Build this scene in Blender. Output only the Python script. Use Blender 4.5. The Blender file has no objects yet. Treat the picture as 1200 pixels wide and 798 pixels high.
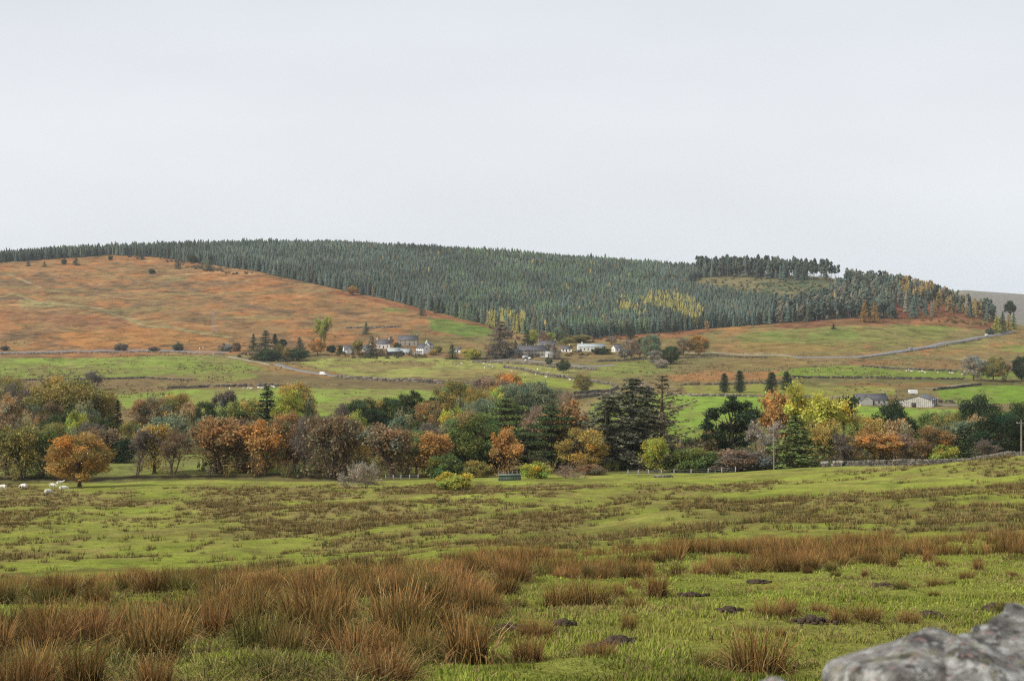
import bpy, bmesh, math
import numpy as np
from mathutils import Vector, Matrix

# ------------------------------------------------------------------ basics
F = 1667.0          # focal length in photo pixels (50 mm lens on a 36 mm sensor, 1200 px wide)
HV = 350.0          # eye-level row
scene = bpy.context.scene
COL = scene.collection
R = np.random.default_rng(11)


def put(o, parent=None):
    COL.objects.link(o)
    if parent is not None:
        o.parent = parent
    return o


def tag(o, label=None, cat=None, group=None, kind=None):
    if label: o["label"] = label
    if cat: o["category"] = cat
    if group: o["group"] = group
    if kind: o["kind"] = kind
    return o


def empty(name, loc=(0, 0, 0), rz=0.0, scale=(1, 1, 1)):
    o = bpy.data.objects.new(name, None)
    o.empty_display_size = 0.3
    o.location = loc
    o.rotation_euler = (0, 0, rz)
    o.scale = scale
    return put(o)


# ------------------------------------------------------------------ value noise
_tab = np.random.default_rng(5).random((256, 256)).astype(np.float64)


def vnoise(x, y):
    xi = np.floor(x).astype(np.int64); yi = np.floor(y).astype(np.int64)
    fx = x - xi; fy = y - yi
    fx = fx * fx * (3 - 2 * fx); fy = fy * fy * (3 - 2 * fy)
    a = _tab[xi & 255, yi & 255]; b = _tab[(xi + 1) & 255, yi & 255]
    c = _tab[xi & 255, (yi + 1) & 255]; d = _tab[(xi + 1) & 255, (yi + 1) & 255]
    return (a + (b - a) * fx) * (1 - fy) + (c + (d - c) * fx) * fy


def fbm(x, y, o=4, seed=0):
    s = np.zeros(np.broadcast(x, y).shape); a = 1.0; t = 0.0
    for k in range(o):
        s += a * (vnoise(x * 2 ** k + 17.3 * k + seed * 31.7, y * 2 ** k + 41.1 * k + seed * 13.9) - 0.5)
        t += a; a *= 0.5
    return s / t * 2       # about -1..1


def smooth(a, b, x):
    t = np.clip((x - a) / (b - a), 0, 1)
    return t * t * (3 - 2 * t)


# ------------------------------------------------------------------ terrain heights
RU = [-700, 0, 100, 200, 300, 400, 500, 600, 700, 800, 900, 970, 1000, 1050, 1100, 1150, 1200, 1900]
RV = [320, 305, 299, 294, 292, 293, 297, 304, 312, 319, 321, 325, 331, 338, 350, 367, 383, 396]
RY = [1900, 1900, 1950, 2000, 2000, 2050, 2050, 2050, 2000, 2000, 1900, 1800, 1700, 1650, 1600, 1520, 1450, 1450]
NY = np.array([-40, 0, 5, 14, 23, 33, 45, 60, 100, 150, 200, 250, 285, 350, 430, 540, 640, 730, 800, 960, 1100, 1180], float)
NU = np.array([-700, 0, 300, 600, 850, 1000, 1100, 1200, 1900], float)
# rows of the photograph at these depths (first two columns are heights instead)
NV = np.array([
    [1083, 808, 730, 700, 694, 696, 655, 613, 590, 575, 566, 533, 510, 490, 480, 470, 460, 440, 423, 412],
    [1083, 806, 728, 697, 691, 692, 655, 613, 590, 575, 566, 533, 510, 490, 480, 470, 460, 440, 423, 412],
    [1083, 802, 722, 690, 680, 676, 645, 608, 587, 573, 564, 533, 510, 490, 480, 470, 460, 440, 423, 412],
    [1083, 800, 718, 682, 660, 650, 627, 597, 578, 567, 560, 533, 510, 491, 481, 471, 461, 440, 422, 410],
    [1083, 798, 715, 678, 652, 638, 613, 586, 568, 558, 554, 538, 514, 491, 480, 470, 460, 440, 422, 409],
    [1083, 798, 714, 676, 650, 634, 603, 575, 558, 549, 547, 545, 520, 494, 480, 470, 460, 440, 423, 408],
    [1083, 798, 713, 675, 648, 631, 597, 567, 548, 541, 544, 545, 522, 496, 482, 470, 460, 440, 423, 409],
    [1083, 798, 712, 674, 647, 629, 592, 559, 539, 533, 540, 545, 524, 498, 483, 471, 461, 441, 423, 411],
    [1083, 798, 712, 674, 645, 626, 588, 553, 532, 530, 540, 545, 525, 500, 485, 474, 464, 444, 426, 415],
], float)
ZN = np.zeros((len(NU), len(NY)))
ZN[:, 0] = 1.2; ZN[:, 1] = -1.7
ZN[:, 2:] = -(NV - HV) / F * NY[2:][None, :]


def _pchip_slopes(x, y):
    h = np.diff(x); d = np.diff(y, axis=-1) / h
    m = np.zeros_like(y)
    w1 = 2 * h[1:] + h[:-1]; w2 = h[1:] + 2 * h[:-1]
    with np.errstate(divide='ignore', invalid='ignore'):
        mm = (w1 + w2) / (w1 / d[..., :-1] + w2 / d[..., 1:])
    mm = np.where(d[..., :-1] * d[..., 1:] > 0, mm, 0)
    m[..., 1:-1] = mm
    m[..., 0] = d[..., 0]; m[..., -1] = d[..., -1]
    return m


_S = np.log(NY + 60)
_M = _pchip_slopes(_S, ZN)


def near_z(u, Y):
    s = np.log(np.clip(Y, -39.9, 1180) + 60)
    k = np.clip(np.searchsorted(_S, s) - 1, 0, len(_S) - 2)
    h = _S[k + 1] - _S[k]; t = (s - _S[k]) / h
    uu = np.clip(u, NU[0], NU[-1])
    c = np.clip(np.searchsorted(NU, uu) - 1, 0, len(NU) - 2)
    fu = (uu - NU[c]) / (NU[c + 1] - NU[c]); fu = fu * fu * (3 - 2 * fu) * 0.5 + fu * 0.5

    def ev(ci):
        return ((2 * t ** 3 - 3 * t ** 2 + 1) * ZN[ci, k] + (t ** 3 - 2 * t ** 2 + t) * h * _M[ci, k]
                + (-2 * t ** 3 + 3 * t ** 2) * ZN[ci, k + 1] + (t ** 3 - t ** 2) * h * _M[ci, k + 1])
    return ev(c) * (1 - fu) + ev(c + 1) * fu


def H(x, y):
    """ground height, camera eye at z = 0"""
    x = np.asarray(x, float); y = np.asarray(y, float)
    x, y = np.broadcast_arrays(x, y)
    u = 600 + F * x / np.maximum(y, 14.0)
    zn = near_z(u, y)
    rv = np.interp(u, RU, RV); ry = np.interp(u, RU, RY)
    v0 = -near_z(u, np.full_like(y, 1180.0)) / 1180 * F + HV
    t = np.clip((y - 1180) / (ry - 1180), 0, 1)
    vf = v0 + (rv - v0) * (t * 0.75 + 0.25 * np.sin(t * math.pi / 2))
    zf = -(vf - HV) / F * y
    zr = -(rv - HV) / F * ry
    bt = np.clip((y - ry) / 500, 0, 1)
    zback = zr - 50 * bt * bt * (3 - 2 * bt) - 0.0
    zf = np.where(y > ry, zback, zf)
    # distant moor
    far = smooth(3000, 6500, y)
    zfar = (350 - np.interp(u, [-700, 600, 1050, 1130, 1200, 1500, 1900], [356, 356, 352, 340, 345, 340, 345])) / F * 6500 \
        + 9 * fbm(x / 1500, y / 1500, 4, 3)
    zf = np.where(y > 2200, zf * (1 - far) + zfar * far, zf)
    z = np.where(y > 1180, zf, zn)
    yy = np.maximum(y, 0)
    z = z + 0.16 * fbm(x / 1.7, y / 1.7, 3, 1) * (1 - smooth(60, 140, y)) * smooth(4, 12, y)
    z = z + 0.5 * fbm(x / 9.0, y / 9.0, 3, 2) * smooth(22, 50, y) * (1 - smooth(200, 300, y))
    z = z + 1.5 * fbm(x / 38.0, y / 38.0, 3, 4) * smooth(55, 120, y) * (1 - 0.4 * smooth(230, 300, y)) * (1 - smooth(1500, 1700, y))
    z = z + 2.4 * fbm(x / 170.0, y / 170.0, 4, 6) * smooth(700, 1000, y) * (1 - smooth(1500, 1900, y))
    return z


def V(u, Y):
    return HV - F * H((np.asarray(u, float) - 600) / F * Y, Y) / Y


_YS = np.concatenate([np.geomspace(12, 300, 900), np.geomspace(300, 2300, 3500)[1:]])


def G(u, v, ymin=12.0, ymax=2300.0):
    """first ground point seen at photo pixel (u, v) beyond ymin"""
    ys = _YS[(_YS >= ymin) & (_YS <= ymax)]
    vv = V(np.full(ys.shape, float(u)), ys)
    m = np.minimum.accumulate(vv)
    idx = np.nonzero(m <= v)[0]
    y = ys[idx[0]] if len(idx) else ys[int(np.argmin(vv))]
    x = (u - 600) / F * y
    return Vector((x, y, float(H(x, y))))


def GY(u, Y):
    x = (u - 600) / F * Y
    return Vector((x, Y, float(H(x, Y))))


# ------------------------------------------------------------------ mesh building
class MB:
    """collects vertices, faces and one colour per vertex"""
    def __init__(self):
        self.v = []; self.f = []; self.c = []; self.n = 0

    def add(self, v, f, c=(1, 1, 1)):
        v = np.asarray(v, float).reshape(-1, 3); f = np.asarray(f, int)
        c = np.asarray(c, float)
        if c.ndim == 1: c = np.broadcast_to(c, (len(v), 3))
        self.v.append(v); self.c.append(c); self.f.append(f + self.n); self.n += len(v)

    # little pieces, all arrays at once
    def leaves(self, C, size, rng, c, up=0.0, aspect=0.62):
        N = len(C)
        if N == 0: return
        nrm = rng.normal(size=(N, 3)); nrm[:, 2] += up
        nrm /= np.linalg.norm(nrm, axis=1, keepdims=True)
        t = rng.normal(size=(N, 3)); a = np.cross(nrm, t); a /= np.linalg.norm(a, axis=1, keepdims=True) + 1e-9
        b = np.cross(nrm, a)
        s = np.broadcast_to(np.asarray(size, float), (N,))[:, None] * rng.uniform(0.6, 1.35, (N, 1))
        q = np.stack([C + a * s, C + b * s * aspect, C - a * s, C - b * s * aspect], 1)
        idx = np.arange(N * 4).reshape(N, 4)
        c = np.asarray(c, float)
        if c.ndim == 1: c = np.broadcast_to(c, (N, 3))
        self.add(q.reshape(-1, 3), idx, np.repeat(c, 4, 0))

    def tubes(self, P0, P1, r0, r1, c=(1, 1, 1), n=5):
        P0 = np.asarray(P0, float).reshape(-1, 3); P1 = np.asarray(P1, float).reshape(-1, 3)
        N = len(P0)
        r0 = np.broadcast_to(r0, (N,)); r1 = np.broadcast_to(r1, (N,))
        d = P1 - P0; d /= np.linalg.norm(d, axis=1, keepdims=True) + 1e-9
        h = np.where(np.abs(d[:, 2:3]) < 0.9, [[0, 0, 1.0]], [[1.0, 0, 0]])
        a = np.cross(d, h); a /= np.linalg.norm(a, axis=1, keepdims=True); b = np.cross(d, a)
        th = np.arange(n) / n * 2 * math.pi
        ring = a[:, None, :] * np.cos(th)[None, :, None] + b[:, None, :] * np.sin(th)[None, :, None]
        v = np.concatenate([P0[:, None] + ring * r0[:, None, None], P1[:, None] + ring * r1[:, None, None]], 1)
        k = np.arange(n); k2 = (k + 1) % n
        q = np.stack([k, k2, k2 + n, k + n], 1)
        f = (q[None] + (np.arange(N) * 2 * n)[:, None, None]).reshape(-1, 4)
        c = np.asarray(c, float)
        if c.ndim == 2: c = np.repeat(c, 2 * n, 0)
        self.add(v.reshape(-1, 3), f, c)

    def twigs(self, P0, P1, w, rng, c=(1, 1, 1)):
        P0 = np.asarray(P0, float).reshape(-1, 3); P1 = np.asarray(P1, float).reshape(-1, 3); N = len(P0)
        d = P1 - P0
        s = np.cross(d, rng.normal(size=(N, 3))); s /= np.linalg.norm(s, axis=1, keepdims=True) + 1e-9
        s = s * np.broadcast_to(w, (N,))[:, None] * 0.5
        v = np.stack([P0 - s, P0 + s, P1 + s * 0.35, P1 - s * 0.35], 1).reshape(-1, 3)
        c = np.asarray(c, float)
        if c.ndim == 2: c = np.repeat(c, 4, 0)
        self.add(v, np.arange(N * 4).reshape(N, 4), c)

    def box(self, c, s, rz=0.0, col=(1, 1, 1), jit=0.0, rng=None):
        cx, cy, cz = c; hx, hy, hz = s[0] / 2, s[1] / 2, s[2] / 2
        v = np.array([[-hx, -hy, -hz], [hx, -hy, -hz], [hx, hy, -hz], [-hx, hy, -hz],
                      [-hx, -hy, hz], [hx, -hy, hz], [hx, hy, hz], [-hx, hy, hz]])
        if jit: v = v * (1 + rng.uniform(-jit, jit, v.shape))
        ca, sa = math.cos(rz), math.sin(rz)
        v = np.stack([v[:, 0] * ca - v[:, 1] * sa + cx, v[:, 0] * sa + v[:, 1] * ca + cy, v[:, 2] + cz], 1)
        self.add(v, [[0, 3, 2, 1], [4, 5, 6, 7], [0, 1, 5, 4], [1, 2, 6, 5], [2, 3, 7, 6], [3, 0, 4, 7]], col)

    def poly(self, v, col=(1, 1, 1)):
        self.add(v, [list(range(len(v)))], col)

    def mesh(self, name, mat, smooth_shade=False):
        me = bpy.data.meshes.new(name)
        v = np.concatenate(self.v); c = np.concatenate(self.c)
        me.vertices.add(len(v)); me.vertices.foreach_set("co", v.astype(np.float32).ravel())
        loops = np.concatenate([f.ravel() for f in self.f]).astype(np.int32)
        counts = np.concatenate([np.full(len(f), f.shape[1], np.int32) for f in self.f])
        starts = np.concatenate([[0], np.cumsum(counts)[:-1]]).astype(np.int32)
        me.loops.add(len(loops)); me.loops.foreach_set("vertex_index", loops)
        me.polygons.add(len(counts)); me.polygons.foreach_set("loop_start", starts)
        if smooth_shade:
            me.polygons.foreach_set("use_smooth", np.ones(len(counts), bool))
        me.update(calc_edges=True)
        at = me.attributes.new("col", 'FLOAT_COLOR', 'POINT')
        at.data.foreach_set("color", np.concatenate([c, np.ones((len(c), 1))], 1).astype(np.float32).ravel())
        if mat: me.materials.append(mat)
        return me

    def obj(self, name, mat, parent=None, smooth_shade=False):
        return put(bpy.data.objects.new(name, self.mesh(name, mat, smooth_shade)), parent)


# ------------------------------------------------------------------ materials
def nt(name):
    m = bpy.data.materials.new(name); m.use_nodes = True
    t = m.node_tree; t.nodes.clear()
    out = t.nodes.new("ShaderNodeOutputMaterial")
    return m, t, out


def node(t, ty, **kw):
    n = t.nodes.new(ty)
    for k, v in kw.items():
        if k.startswith("i_"):
            n.inputs[k[2:].replace("_", " ")].default_value = v
        else:
            setattr(n, k, v)
    return n


def mixc(t, mode, fac, a, b):
    n = t.nodes.new("ShaderNodeMix"); n.data_type = 'RGBA'; n.blend_type = mode
    for s, val in ((n.inputs[0], fac), (n.inputs[6], a), (n.inputs[7], b)):
        if isinstance(val, bpy.types.NodeSocket): t.links.new(val, s)
        elif isinstance(val, (int, float)): s.default_value = val
        else: s.default_value = (*val, 1) if len(val) == 3 else val
    return n.outputs[2]


def ramp(t, src, stops, interp='LINEAR'):
    n = t.nodes.new("ShaderNodeValToRGB"); n.color_ramp.interpolation = interp
    e = n.color_ramp.elements
    while len(e) < len(stops): e.new(0.5)
    for i, (p, c) in enumerate(stops):
        e[i].position = p
        e[i].color = (c, c, c, 1) if isinstance(c, (int, float)) else (*c, 1)
    t.links.new(src, n.inputs[0])
    return n.outputs[0]


def noise(t, scale, detail=4, rough=0.55, vec=None, dist=0.0):
    n = t.nodes.new("ShaderNodeTexNoise")
    n.inputs["Scale"].default_value = scale; n.inputs["Detail"].default_value = detail
    n.inputs["Roughness"].default_value = rough; n.inputs["Distortion"].default_value = dist
    if vec is not None: t.links.new(vec, n.inputs["Vector"])
    return n.outputs[0]


def veg_mat(name, transl=0.3, use_obj=True, gain=1.0):
    """leaves and blades: the object's colour times the piece's own colour"""
    m, t, out = nt(name)
    a = node(t, "ShaderNodeAttribute", attribute_name="col").outputs["Color"]
    if use_obj:
        oi = node(t, "ShaderNodeObjectInfo").outputs["Color"]
        a = mixc(t, 'MULTIPLY', 1.0, a, oi)
    geo = node(t, "ShaderNodeNewGeometry")
    nz = noise(t, 1.3, 2, vec=geo.outputs["Position"])
    a = mixc(t, 'MULTIPLY', 0.35, a, ramp(t, nz, [(0.3, 0.7), (0.7, 1.25)]))
    d = node(t, "ShaderNodeBsdfDiffuse"); t.links.new(a, d.inputs[0])
    if transl > 0:
        tr = node(t, "ShaderNodeBsdfTranslucent"); t.links.new(a, tr.inputs[0])
        mx = node(t, "ShaderNodeMixShader"); mx.inputs[0].default_value = transl
        t.links.new(d.outputs[0], mx.inputs[1]); t.links.new(tr.outputs[0], mx.inputs[2])
        t.links.new(mx.outputs[0], out.inputs[0])
    else:
        t.links.new(d.outputs[0], out.inputs[0])
    return m


def surf_mat(name, col, col2=None, scale=2.0, rough=0.85, metallic=0.0, bump=0.0, obj=False, attr=False, coords='Object'):
    m, t, out = nt(name)
    tc = node(t, "ShaderNodeTexCoord").outputs[coords]
    nz = noise(t, scale, 5, 0.6, tc)
    base = mixc(t, 'MIX', ramp(t, nz, [(0.35, 0.0), (0.65, 1.0)]), col, col2 or tuple(c * 0.75 for c in col))
    if obj: base = mixc(t, 'MULTIPLY', 1.0, base, node(t, "ShaderNodeObjectInfo").outputs["Color"])
    if attr: base = mixc(t, 'MULTIPLY', 1.0, base, node(t, "ShaderNodeAttribute", attribute_name="col").outputs["Color"])
    b = node(t, "ShaderNodeBsdfPrincipled")
    b.inputs["Roughness"].default_value = rough; b.inputs["Metallic"].default_value = metallic
    b.inputs["Specular IOR Level"].default_value = 0.25
    t.links.new(base, b.inputs["Base Color"])
    if bump:
        bp = node(t, "ShaderNodeBump"); bp.inputs["Strength"].default_value = bump; bp.inputs["Distance"].default_value = 0.03
        t.links.new(noise(t, scale * 5, 6, 0.65, tc), bp.inputs["Height"]); t.links.new(bp.outputs[0], b.inputs["Normal"])
    t.links.new(b.outputs[0], out.inputs[0])
    return m


M_LEAF = veg_mat("leaf", 0.32)
M_NEEDLE = veg_mat("needle", 0.12)
M_BLADE = veg_mat("blade", 0.25)
M_STUFF = veg_mat("vegetation", 0.2, use_obj=False)
M_BARK = surf_mat("bark", (0.12, 0.095, 0.075), (0.06, 0.05, 0.04), 3.0, 0.95, obj=True)
M_STONE = surf_mat("field_stone", (0.30, 0.285, 0.26), (0.15, 0.14, 0.125), 1.2, 0.95, attr=True)
M_WHITE = surf_mat("whitewash", (0.80, 0.79, 0.76), (0.70, 0.69, 0.66), 0.6, 0.8)
M_RUBBLE = surf_mat("rubble_wall", (0.36, 0.31, 0.25), (0.24, 0.21, 0.175), 1.5, 0.9)
M_SLATE = surf_mat("slate", (0.13, 0.125, 0.135), (0.085, 0.08, 0.088), 1.0, 0.6)
M_PALEROOF = surf_mat("pale_sheet_roof", (0.42, 0.46, 0.45), (0.33, 0.36, 0.35), 0.7, 0.55)
M_CLAD = surf_mat("pale_cladding", (0.50, 0.48, 0.43), (0.34, 0.33, 0.30), 0.8, 0.8)
M_DARKWOOD = surf_mat("dark_boards", (0.07, 0.06, 0.055), (0.04, 0.035, 0.03), 1.5, 0.8)
M_GLASS = surf_mat("window_glass", (0.02, 0.024, 0.028), None, 1.0, 0.15)
M_WOOD = surf_mat("weathered_wood", (0.26, 0.23, 0.19), (0.15, 0.13, 0.11), 4.0, 0.9)
M_PALEPOST = surf_mat("pale_post", (0.42, 0.40, 0.36), (0.30, 0.285, 0.255), 4.0, 0.9)
M_STEEL = surf_mat("galvanised_steel", (0.42, 0.43, 0.44), (0.33, 0.34, 0.35), 2.0, 0.5, 0.3)
M_GREENSHEET = surf_mat("green_sheet_metal", (0.13, 0.17, 0.125), (0.09, 0.12, 0.085), 1.5, 0.5)
M_TAR = surf_mat("tarmac", (0.23, 0.22, 0.215), (0.17, 0.165, 0.16), 0.3, 0.8, coords='Object')
M_TRACK = surf_mat("stony_track", (0.33, 0.29, 0.22), (0.22, 0.21, 0.12), 0.12, 0.95)
M_WOOL = surf_mat("wool", (0.80, 0.77, 0.68), (0.66, 0.62, 0.54), 9.0, 0.95, bump=0.4)
M_PAINT = surf_mat("car_paint", (0.8, 0.8, 0.8), (0.74, 0.74, 0.74), 0.6, 0.3, obj=True)
M_TYRE = surf_mat("tyre_rubber", (0.025, 0.025, 0.027), None, 3.0, 0.8)
M_SOIL = surf_mat("mole_soil", (0.105, 0.072, 0.048), (0.05, 0.036, 0.025), 9.0, 1.0, bump=0.8)
# ------------------------------------------------------------------ painting of ground zones
def inpoly(px, py, poly):
    poly = np.asarray(poly, float)
    ins = np.zeros(px.shape, bool)
    x0, y0 = poly[-1]
    for x1, y1 in poly:
        if y0 != y1:
            c = ((y1 > py) != (y0 > py)) & (px < (x0 - x1) * (py - y1) / (y0 - y1 + 1e-12) + x1)
            ins ^= c
        x0, y0 = x1, y1
    return ins


def linedist(px, py, pts, sy=1.0):
    d = np.full(px.shape, 1e9)
    for (x0, y0), (x1, y1) in zip(pts[:-1], pts[1:]):
        dx, dy = x1 - x0, (y1 - y0) * sy
        t = np.clip(((px - x0) * dx + (py - y0) * sy * dy) / (dx * dx + dy * dy + 1e-9), 0, 1)
        d = np.minimum(d, np.hypot(px - x0 - t * dx, (py - y0) * sy - t * dy))
    return d


GREEN = (0.195, 0.235, 0.055); BRIGHT = (0.225, 0.295, 0.058); LIME = (0.285, 0.295, 0.08)
OLIVE = (0.185, 0.165, 0.064); TAN = (0.29, 0.22, 0.10); ROUGH = (0.205, 0.145, 0.070)
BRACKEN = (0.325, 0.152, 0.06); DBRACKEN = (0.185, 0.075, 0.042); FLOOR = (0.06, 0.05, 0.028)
RUSH = (0.235, 0.175, 0.075); DARK = (0.06, 0.05, 0.028); BANK_SHADE = (0.030, 0.024, 0.018)

# rush zones of the near field: polygon in photo pixels, density
RUSH_ZONES = [
    ([(-400, 563), (0, 560), (60, 575), (330, 571), (620, 566), (800, 572), (930, 562), (975, 556), (850, 578), (700, 588),
      (560, 604), (430, 622), (330, 636), (290, 612), (180, 595), (90, 592), (0, 625), (-400, 640)], 0.75),
    ([(430, 632), (560, 612), (700, 596), (850, 588), (950, 577), (945, 592), (800, 612), (640, 614), (480, 634)], 0.55),
    ([(-400, 640), (0, 620), (100, 585), (330, 600), (430, 640), (330, 672), (100, 690), (-400, 700)], 0.30),
    ([(330, 640), (620, 600), (960, 556), (1210, 530), (1700, 540), (1700, 640), (1000, 640), (600, 660), (400, 668)], 0.36),
]
NEAR_ZONES = [
    ([(560, 652), (640, 638), (800, 628), (1000, 632), (1260, 622), (1260, 652), (1080, 664), (900, 672), (760, 680), (640, 682), (560, 672)], 1.0),
    ([(-150, 690), (0, 696), (100, 682), (250, 682), (420, 674), (560, 655), (625, 668), (600, 705), (575, 745), (500, 780), (400, 830), (-150, 830)], 0.9),
    ([(560, 655), (650, 690), (820, 668), (1000, 655), (1220, 655), (1220, 740), (950, 800), (560, 800)], 0.05),
]

FOREST_LOW = [(-700, 314), (0, 309), (40, 306), (130, 300), (190, 303), (245, 311), (300, 319), (345, 329), (400, 341), (450, 351),
              (500, 364), (560, 379), (600, 390), (640, 397), (690, 398), (740, 393), (800, 389), (832, 386), (870, 383),
              (930, 379), (1000, 374), (1060, 375), (1120, 372), (1165, 378), (1168, 386)]
CLEARING = [(804, 336), (816, 326), (870, 322.5), (968, 323), (990, 331), (980, 344), (955, 357), (925, 361), (895, 358), (860, 350), (820, 343)]
SCRUB = [(1035, 355), (1075, 350), (1120, 356), (1150, 366), (1160, 380), (1100, 378), (1050, 376)]

F_ = 'far'; M_ = 'mid'
PAINT = [  # band, polygon, colour, strength, edge wobble
    (M_, [(-400, 500), (1600, 500), (1600, 600), (-400, 600)], (0.105, 0.115, 0.035), 0.8, 3),
    (M_, [(-100, 532), (60, 536), (240, 533), (260, 545), (600, 545), (600, 556), (-100, 558)], (0.24, 0.27, 0.075), 0.9, 1),
    (M_, [(-400, 415), (130, 415), (240, 416), (330, 432), (330, 440), (200, 443), (0, 446), (-400, 446)], GREEN, 0.95, 2),
    (M_, [(20, 415), (120, 417), (230, 425), (235, 433), (120, 430), (20, 426)], BRIGHT, 0.7, 3),
    (M_, [(240, 416), (300, 430), (370, 440), (370, 452), (200, 455), (-400, 462), (-400, 446), (160, 443), (320, 434)], ROUGH, 0.85, 3),
    (M_, [(228, 440), (290, 437), (310, 442), (280, 447), (235, 446)], GREEN, 0.8, 2),
    (M_, [(200, 458), (260, 455), (340, 454), (480, 456), (520, 459), (520, 490), (300, 488), (200, 480)], BRIGHT, 1.0, 1.2),
    (M_, [(130, 462), (200, 458), (215, 480), (150, 480)], BRIGHT, 0.8, 1.5),
    (M_, [(300, 440), (440, 444), (560, 450), (540, 457), (400, 455), (300, 454)], (0.16, 0.12, 0.06), 0.9, 1.5),
    (M_, [(345, 424), (420, 418), (520, 420), (610, 424), (690, 434), (660, 440), (560, 441), (440, 444), (390, 436)], LIME, 0.95, 2),
    (M_, [(380, 430), (440, 424), (510, 425), (505, 431), (440, 434)], ROUGH, 0.85, 3),
    (M_, [(505, 437), (560, 432), (620, 434), (600, 440), (530, 441)], (0.24, 0.16, 0.07), 0.7, 2),
    (M_, [(285, 424), (345, 428), (410, 440), (380, 444), (320, 438)], (0.26, 0.15, 0.065), 0.8, 3),
    (M_, [(590, 441), (640, 440), (690, 447), (725, 452), (718, 458), (660, 462), (600, 456)], (0.23, 0.27, 0.05), 1.0, 1),
    (M_, [(640, 425), (760, 418), (860, 418), (830, 432), (740, 452), (690, 446)], OLIVE, 0.6, 4),
    (M_, [(700, 428), (770, 424), (790, 432), (730, 444), (690, 440)], GREEN, 0.75, 3),
    (M_, [(560, 448), (690, 456), (735, 458), (690, 470), (560, 470)], (0.135, 0.115, 0.05), 0.7, 3),
    (M_, [(686, 490), (694, 472), (716, 466), (740, 466), (740, 500), (690, 498)], BRIGHT, 1.0, 0.8),
    (M_, [(672, 480), (700, 462), (720, 462), (690, 474), (684, 492)], TAN, 0.8, 1.5),
    (M_, [(775, 462), (900, 464), (1010, 476), (1120, 480), (1200, 485), (1500, 486), (1500, 520), (730, 520), (740, 466)], (0.21, 0.31, 0.05), 1.0, 0.8),
    (M_, [(800, 452), (900, 450), (1050, 452), (1050, 463), (900, 464), (810, 461)], (0.235, 0.245, 0.05), 0.95, 1.2),
    (M_, [(760, 440), (850, 436), (940, 436), (920, 444), (800, 448)], (0.33, 0.16, 0.065), 0.85, 2.5),
    (M_, [(850, 418), (1000, 418), (930, 432), (830, 436)], (0.24, 0.155, 0.06), 0.6, 4),
    (M_, [(930, 432), (1000, 428), (1100, 434), (1230, 436), (1500, 438), (1500, 446), (1100, 443), (900, 441)], (0.17, 0.23, 0.040), 1.0, 1),
    (M_, [(900, 444), (1100, 444), (1500, 446), (1500, 456), (1050, 454), (900, 452)], (0.125, 0.12, 0.045), 0.85, 2),
    (M_, [(960, 449), (1090, 449), (1140, 453), (1040, 455)], (0.25, 0.14, 0.06), 0.8, 2),
    (M_, [(1095, 457), (1160, 452), (1500, 454), (1500, 476), (1110, 472)], (0.16, 0.245, 0.035), 1.0, 1),
    (M_, [(1000, 424), (1090, 420), (1200, 426), (1500, 430), (1500, 437), (1120, 434), (1000, 430)], (0.25, 0.135, 0.06), 0.75, 3),
    # the far side of the valley
    (F_, [(560, 378), (640, 397), (700, 399), (830, 386), (870, 382), (1160, 374), (1500, 380), (1500, 430), (560, 430)], (0.20, 0.165, 0.065), 0.95, 3),
    (F_, [(860, 392), (930, 384), (1100, 378), (1135, 384), (1110, 397), (1010, 412), (870, 414)], (0.185, 0.185, 0.055), 0.9, 4),
    (F_, [(900, 392), (1000, 388), (1010, 397), (920, 400)], (0.14, 0.20, 0.045), 0.7, 5),
    (F_, [(1060, 384), (1110, 380), (1132, 386), (1100, 392)], (0.17, 0.20, 0.045), 0.7, 3),
    (F_, [(840, 402), (1000, 405), (960, 413), (830, 413)], (0.27, 0.155, 0.06), 0.6, 4),
    (F_, [(845, 386), (862, 382), (878, 387), (850, 389)], (0.36, 0.17, 0.06), 0.8, 1.5),
    (F_, [(898, 383), (950, 374), (1010, 370), (1170, 370), (1170, 389), (1130, 384), (1060, 380), (1010, 381), (930, 386)], DBRACKEN, 0.9, 2),
    (F_, [(690, 392), (740, 386), (800, 388), (840, 386), (800, 396), (700, 400)], (0.25, 0.105, 0.05), 0.9, 2),
    (F_, [(1166, 404), (1210, 403), (1500, 405), (1500, 414), (1180, 412)], BRIGHT, 1.0, 1),
    (F_, [(1100, 402), (1160, 400), (1165, 407), (1080, 412)], (0.19, 0.185, 0.06), 0.7, 3),
    (F_, [(502, 374), (540, 372), (575, 382), (576, 392), (545, 397), (510, 388)], (0.125, 0.185, 0.04), 0.95, 2),
    (F_, [(445, 360), (475, 361), (480, 366), (450, 366)], (0.15, 0.18, 0.05), 0.85, 2),
    (F_, [(485, 388), (530, 396), (580, 396), (600, 408), (560, 418), (500, 412), (470, 396)], (0.16, 0.145, 0.055), 0.8, 3),
    (F_, [(130, 309), (190, 309), (225, 318), (190, 320), (140, 316), (100, 318)], (0.19, 0.12, 0.055), 0.7, 5),
    (F_, [(0, 362), (60, 366), (120, 372), (150, 380), (110, 384), (40, 376), (0, 374)], (0.22, 0.10, 0.055), 0.6, 5),
    (F_, [(60, 392), (160, 384), (240, 384), (280, 398), (200, 406), (80, 406)], (0.37, 0.175, 0.055), 0.6, 4),
    (F_, [(300, 352), (420, 358), (470, 372), (400, 366), (300, 360)], (0.27, 0.155, 0.06), 0.5, 5),
    (F_, [(20, 352), (60, 354), (72, 357), (60, 361), (24, 360)], (0.27, 0.235, 0.10), 0.8, 2),
    (F_, [(150, 373), (190, 376), (200, 383), (165, 383), (150, 379)], (0.26, 0.22, 0.095), 0.8, 2),
    (F_, [(215, 384), (270, 392), (276, 397), (240, 395), (212, 388)], (0.17, 0.14, 0.065), 0.7, 2),
]
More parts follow.
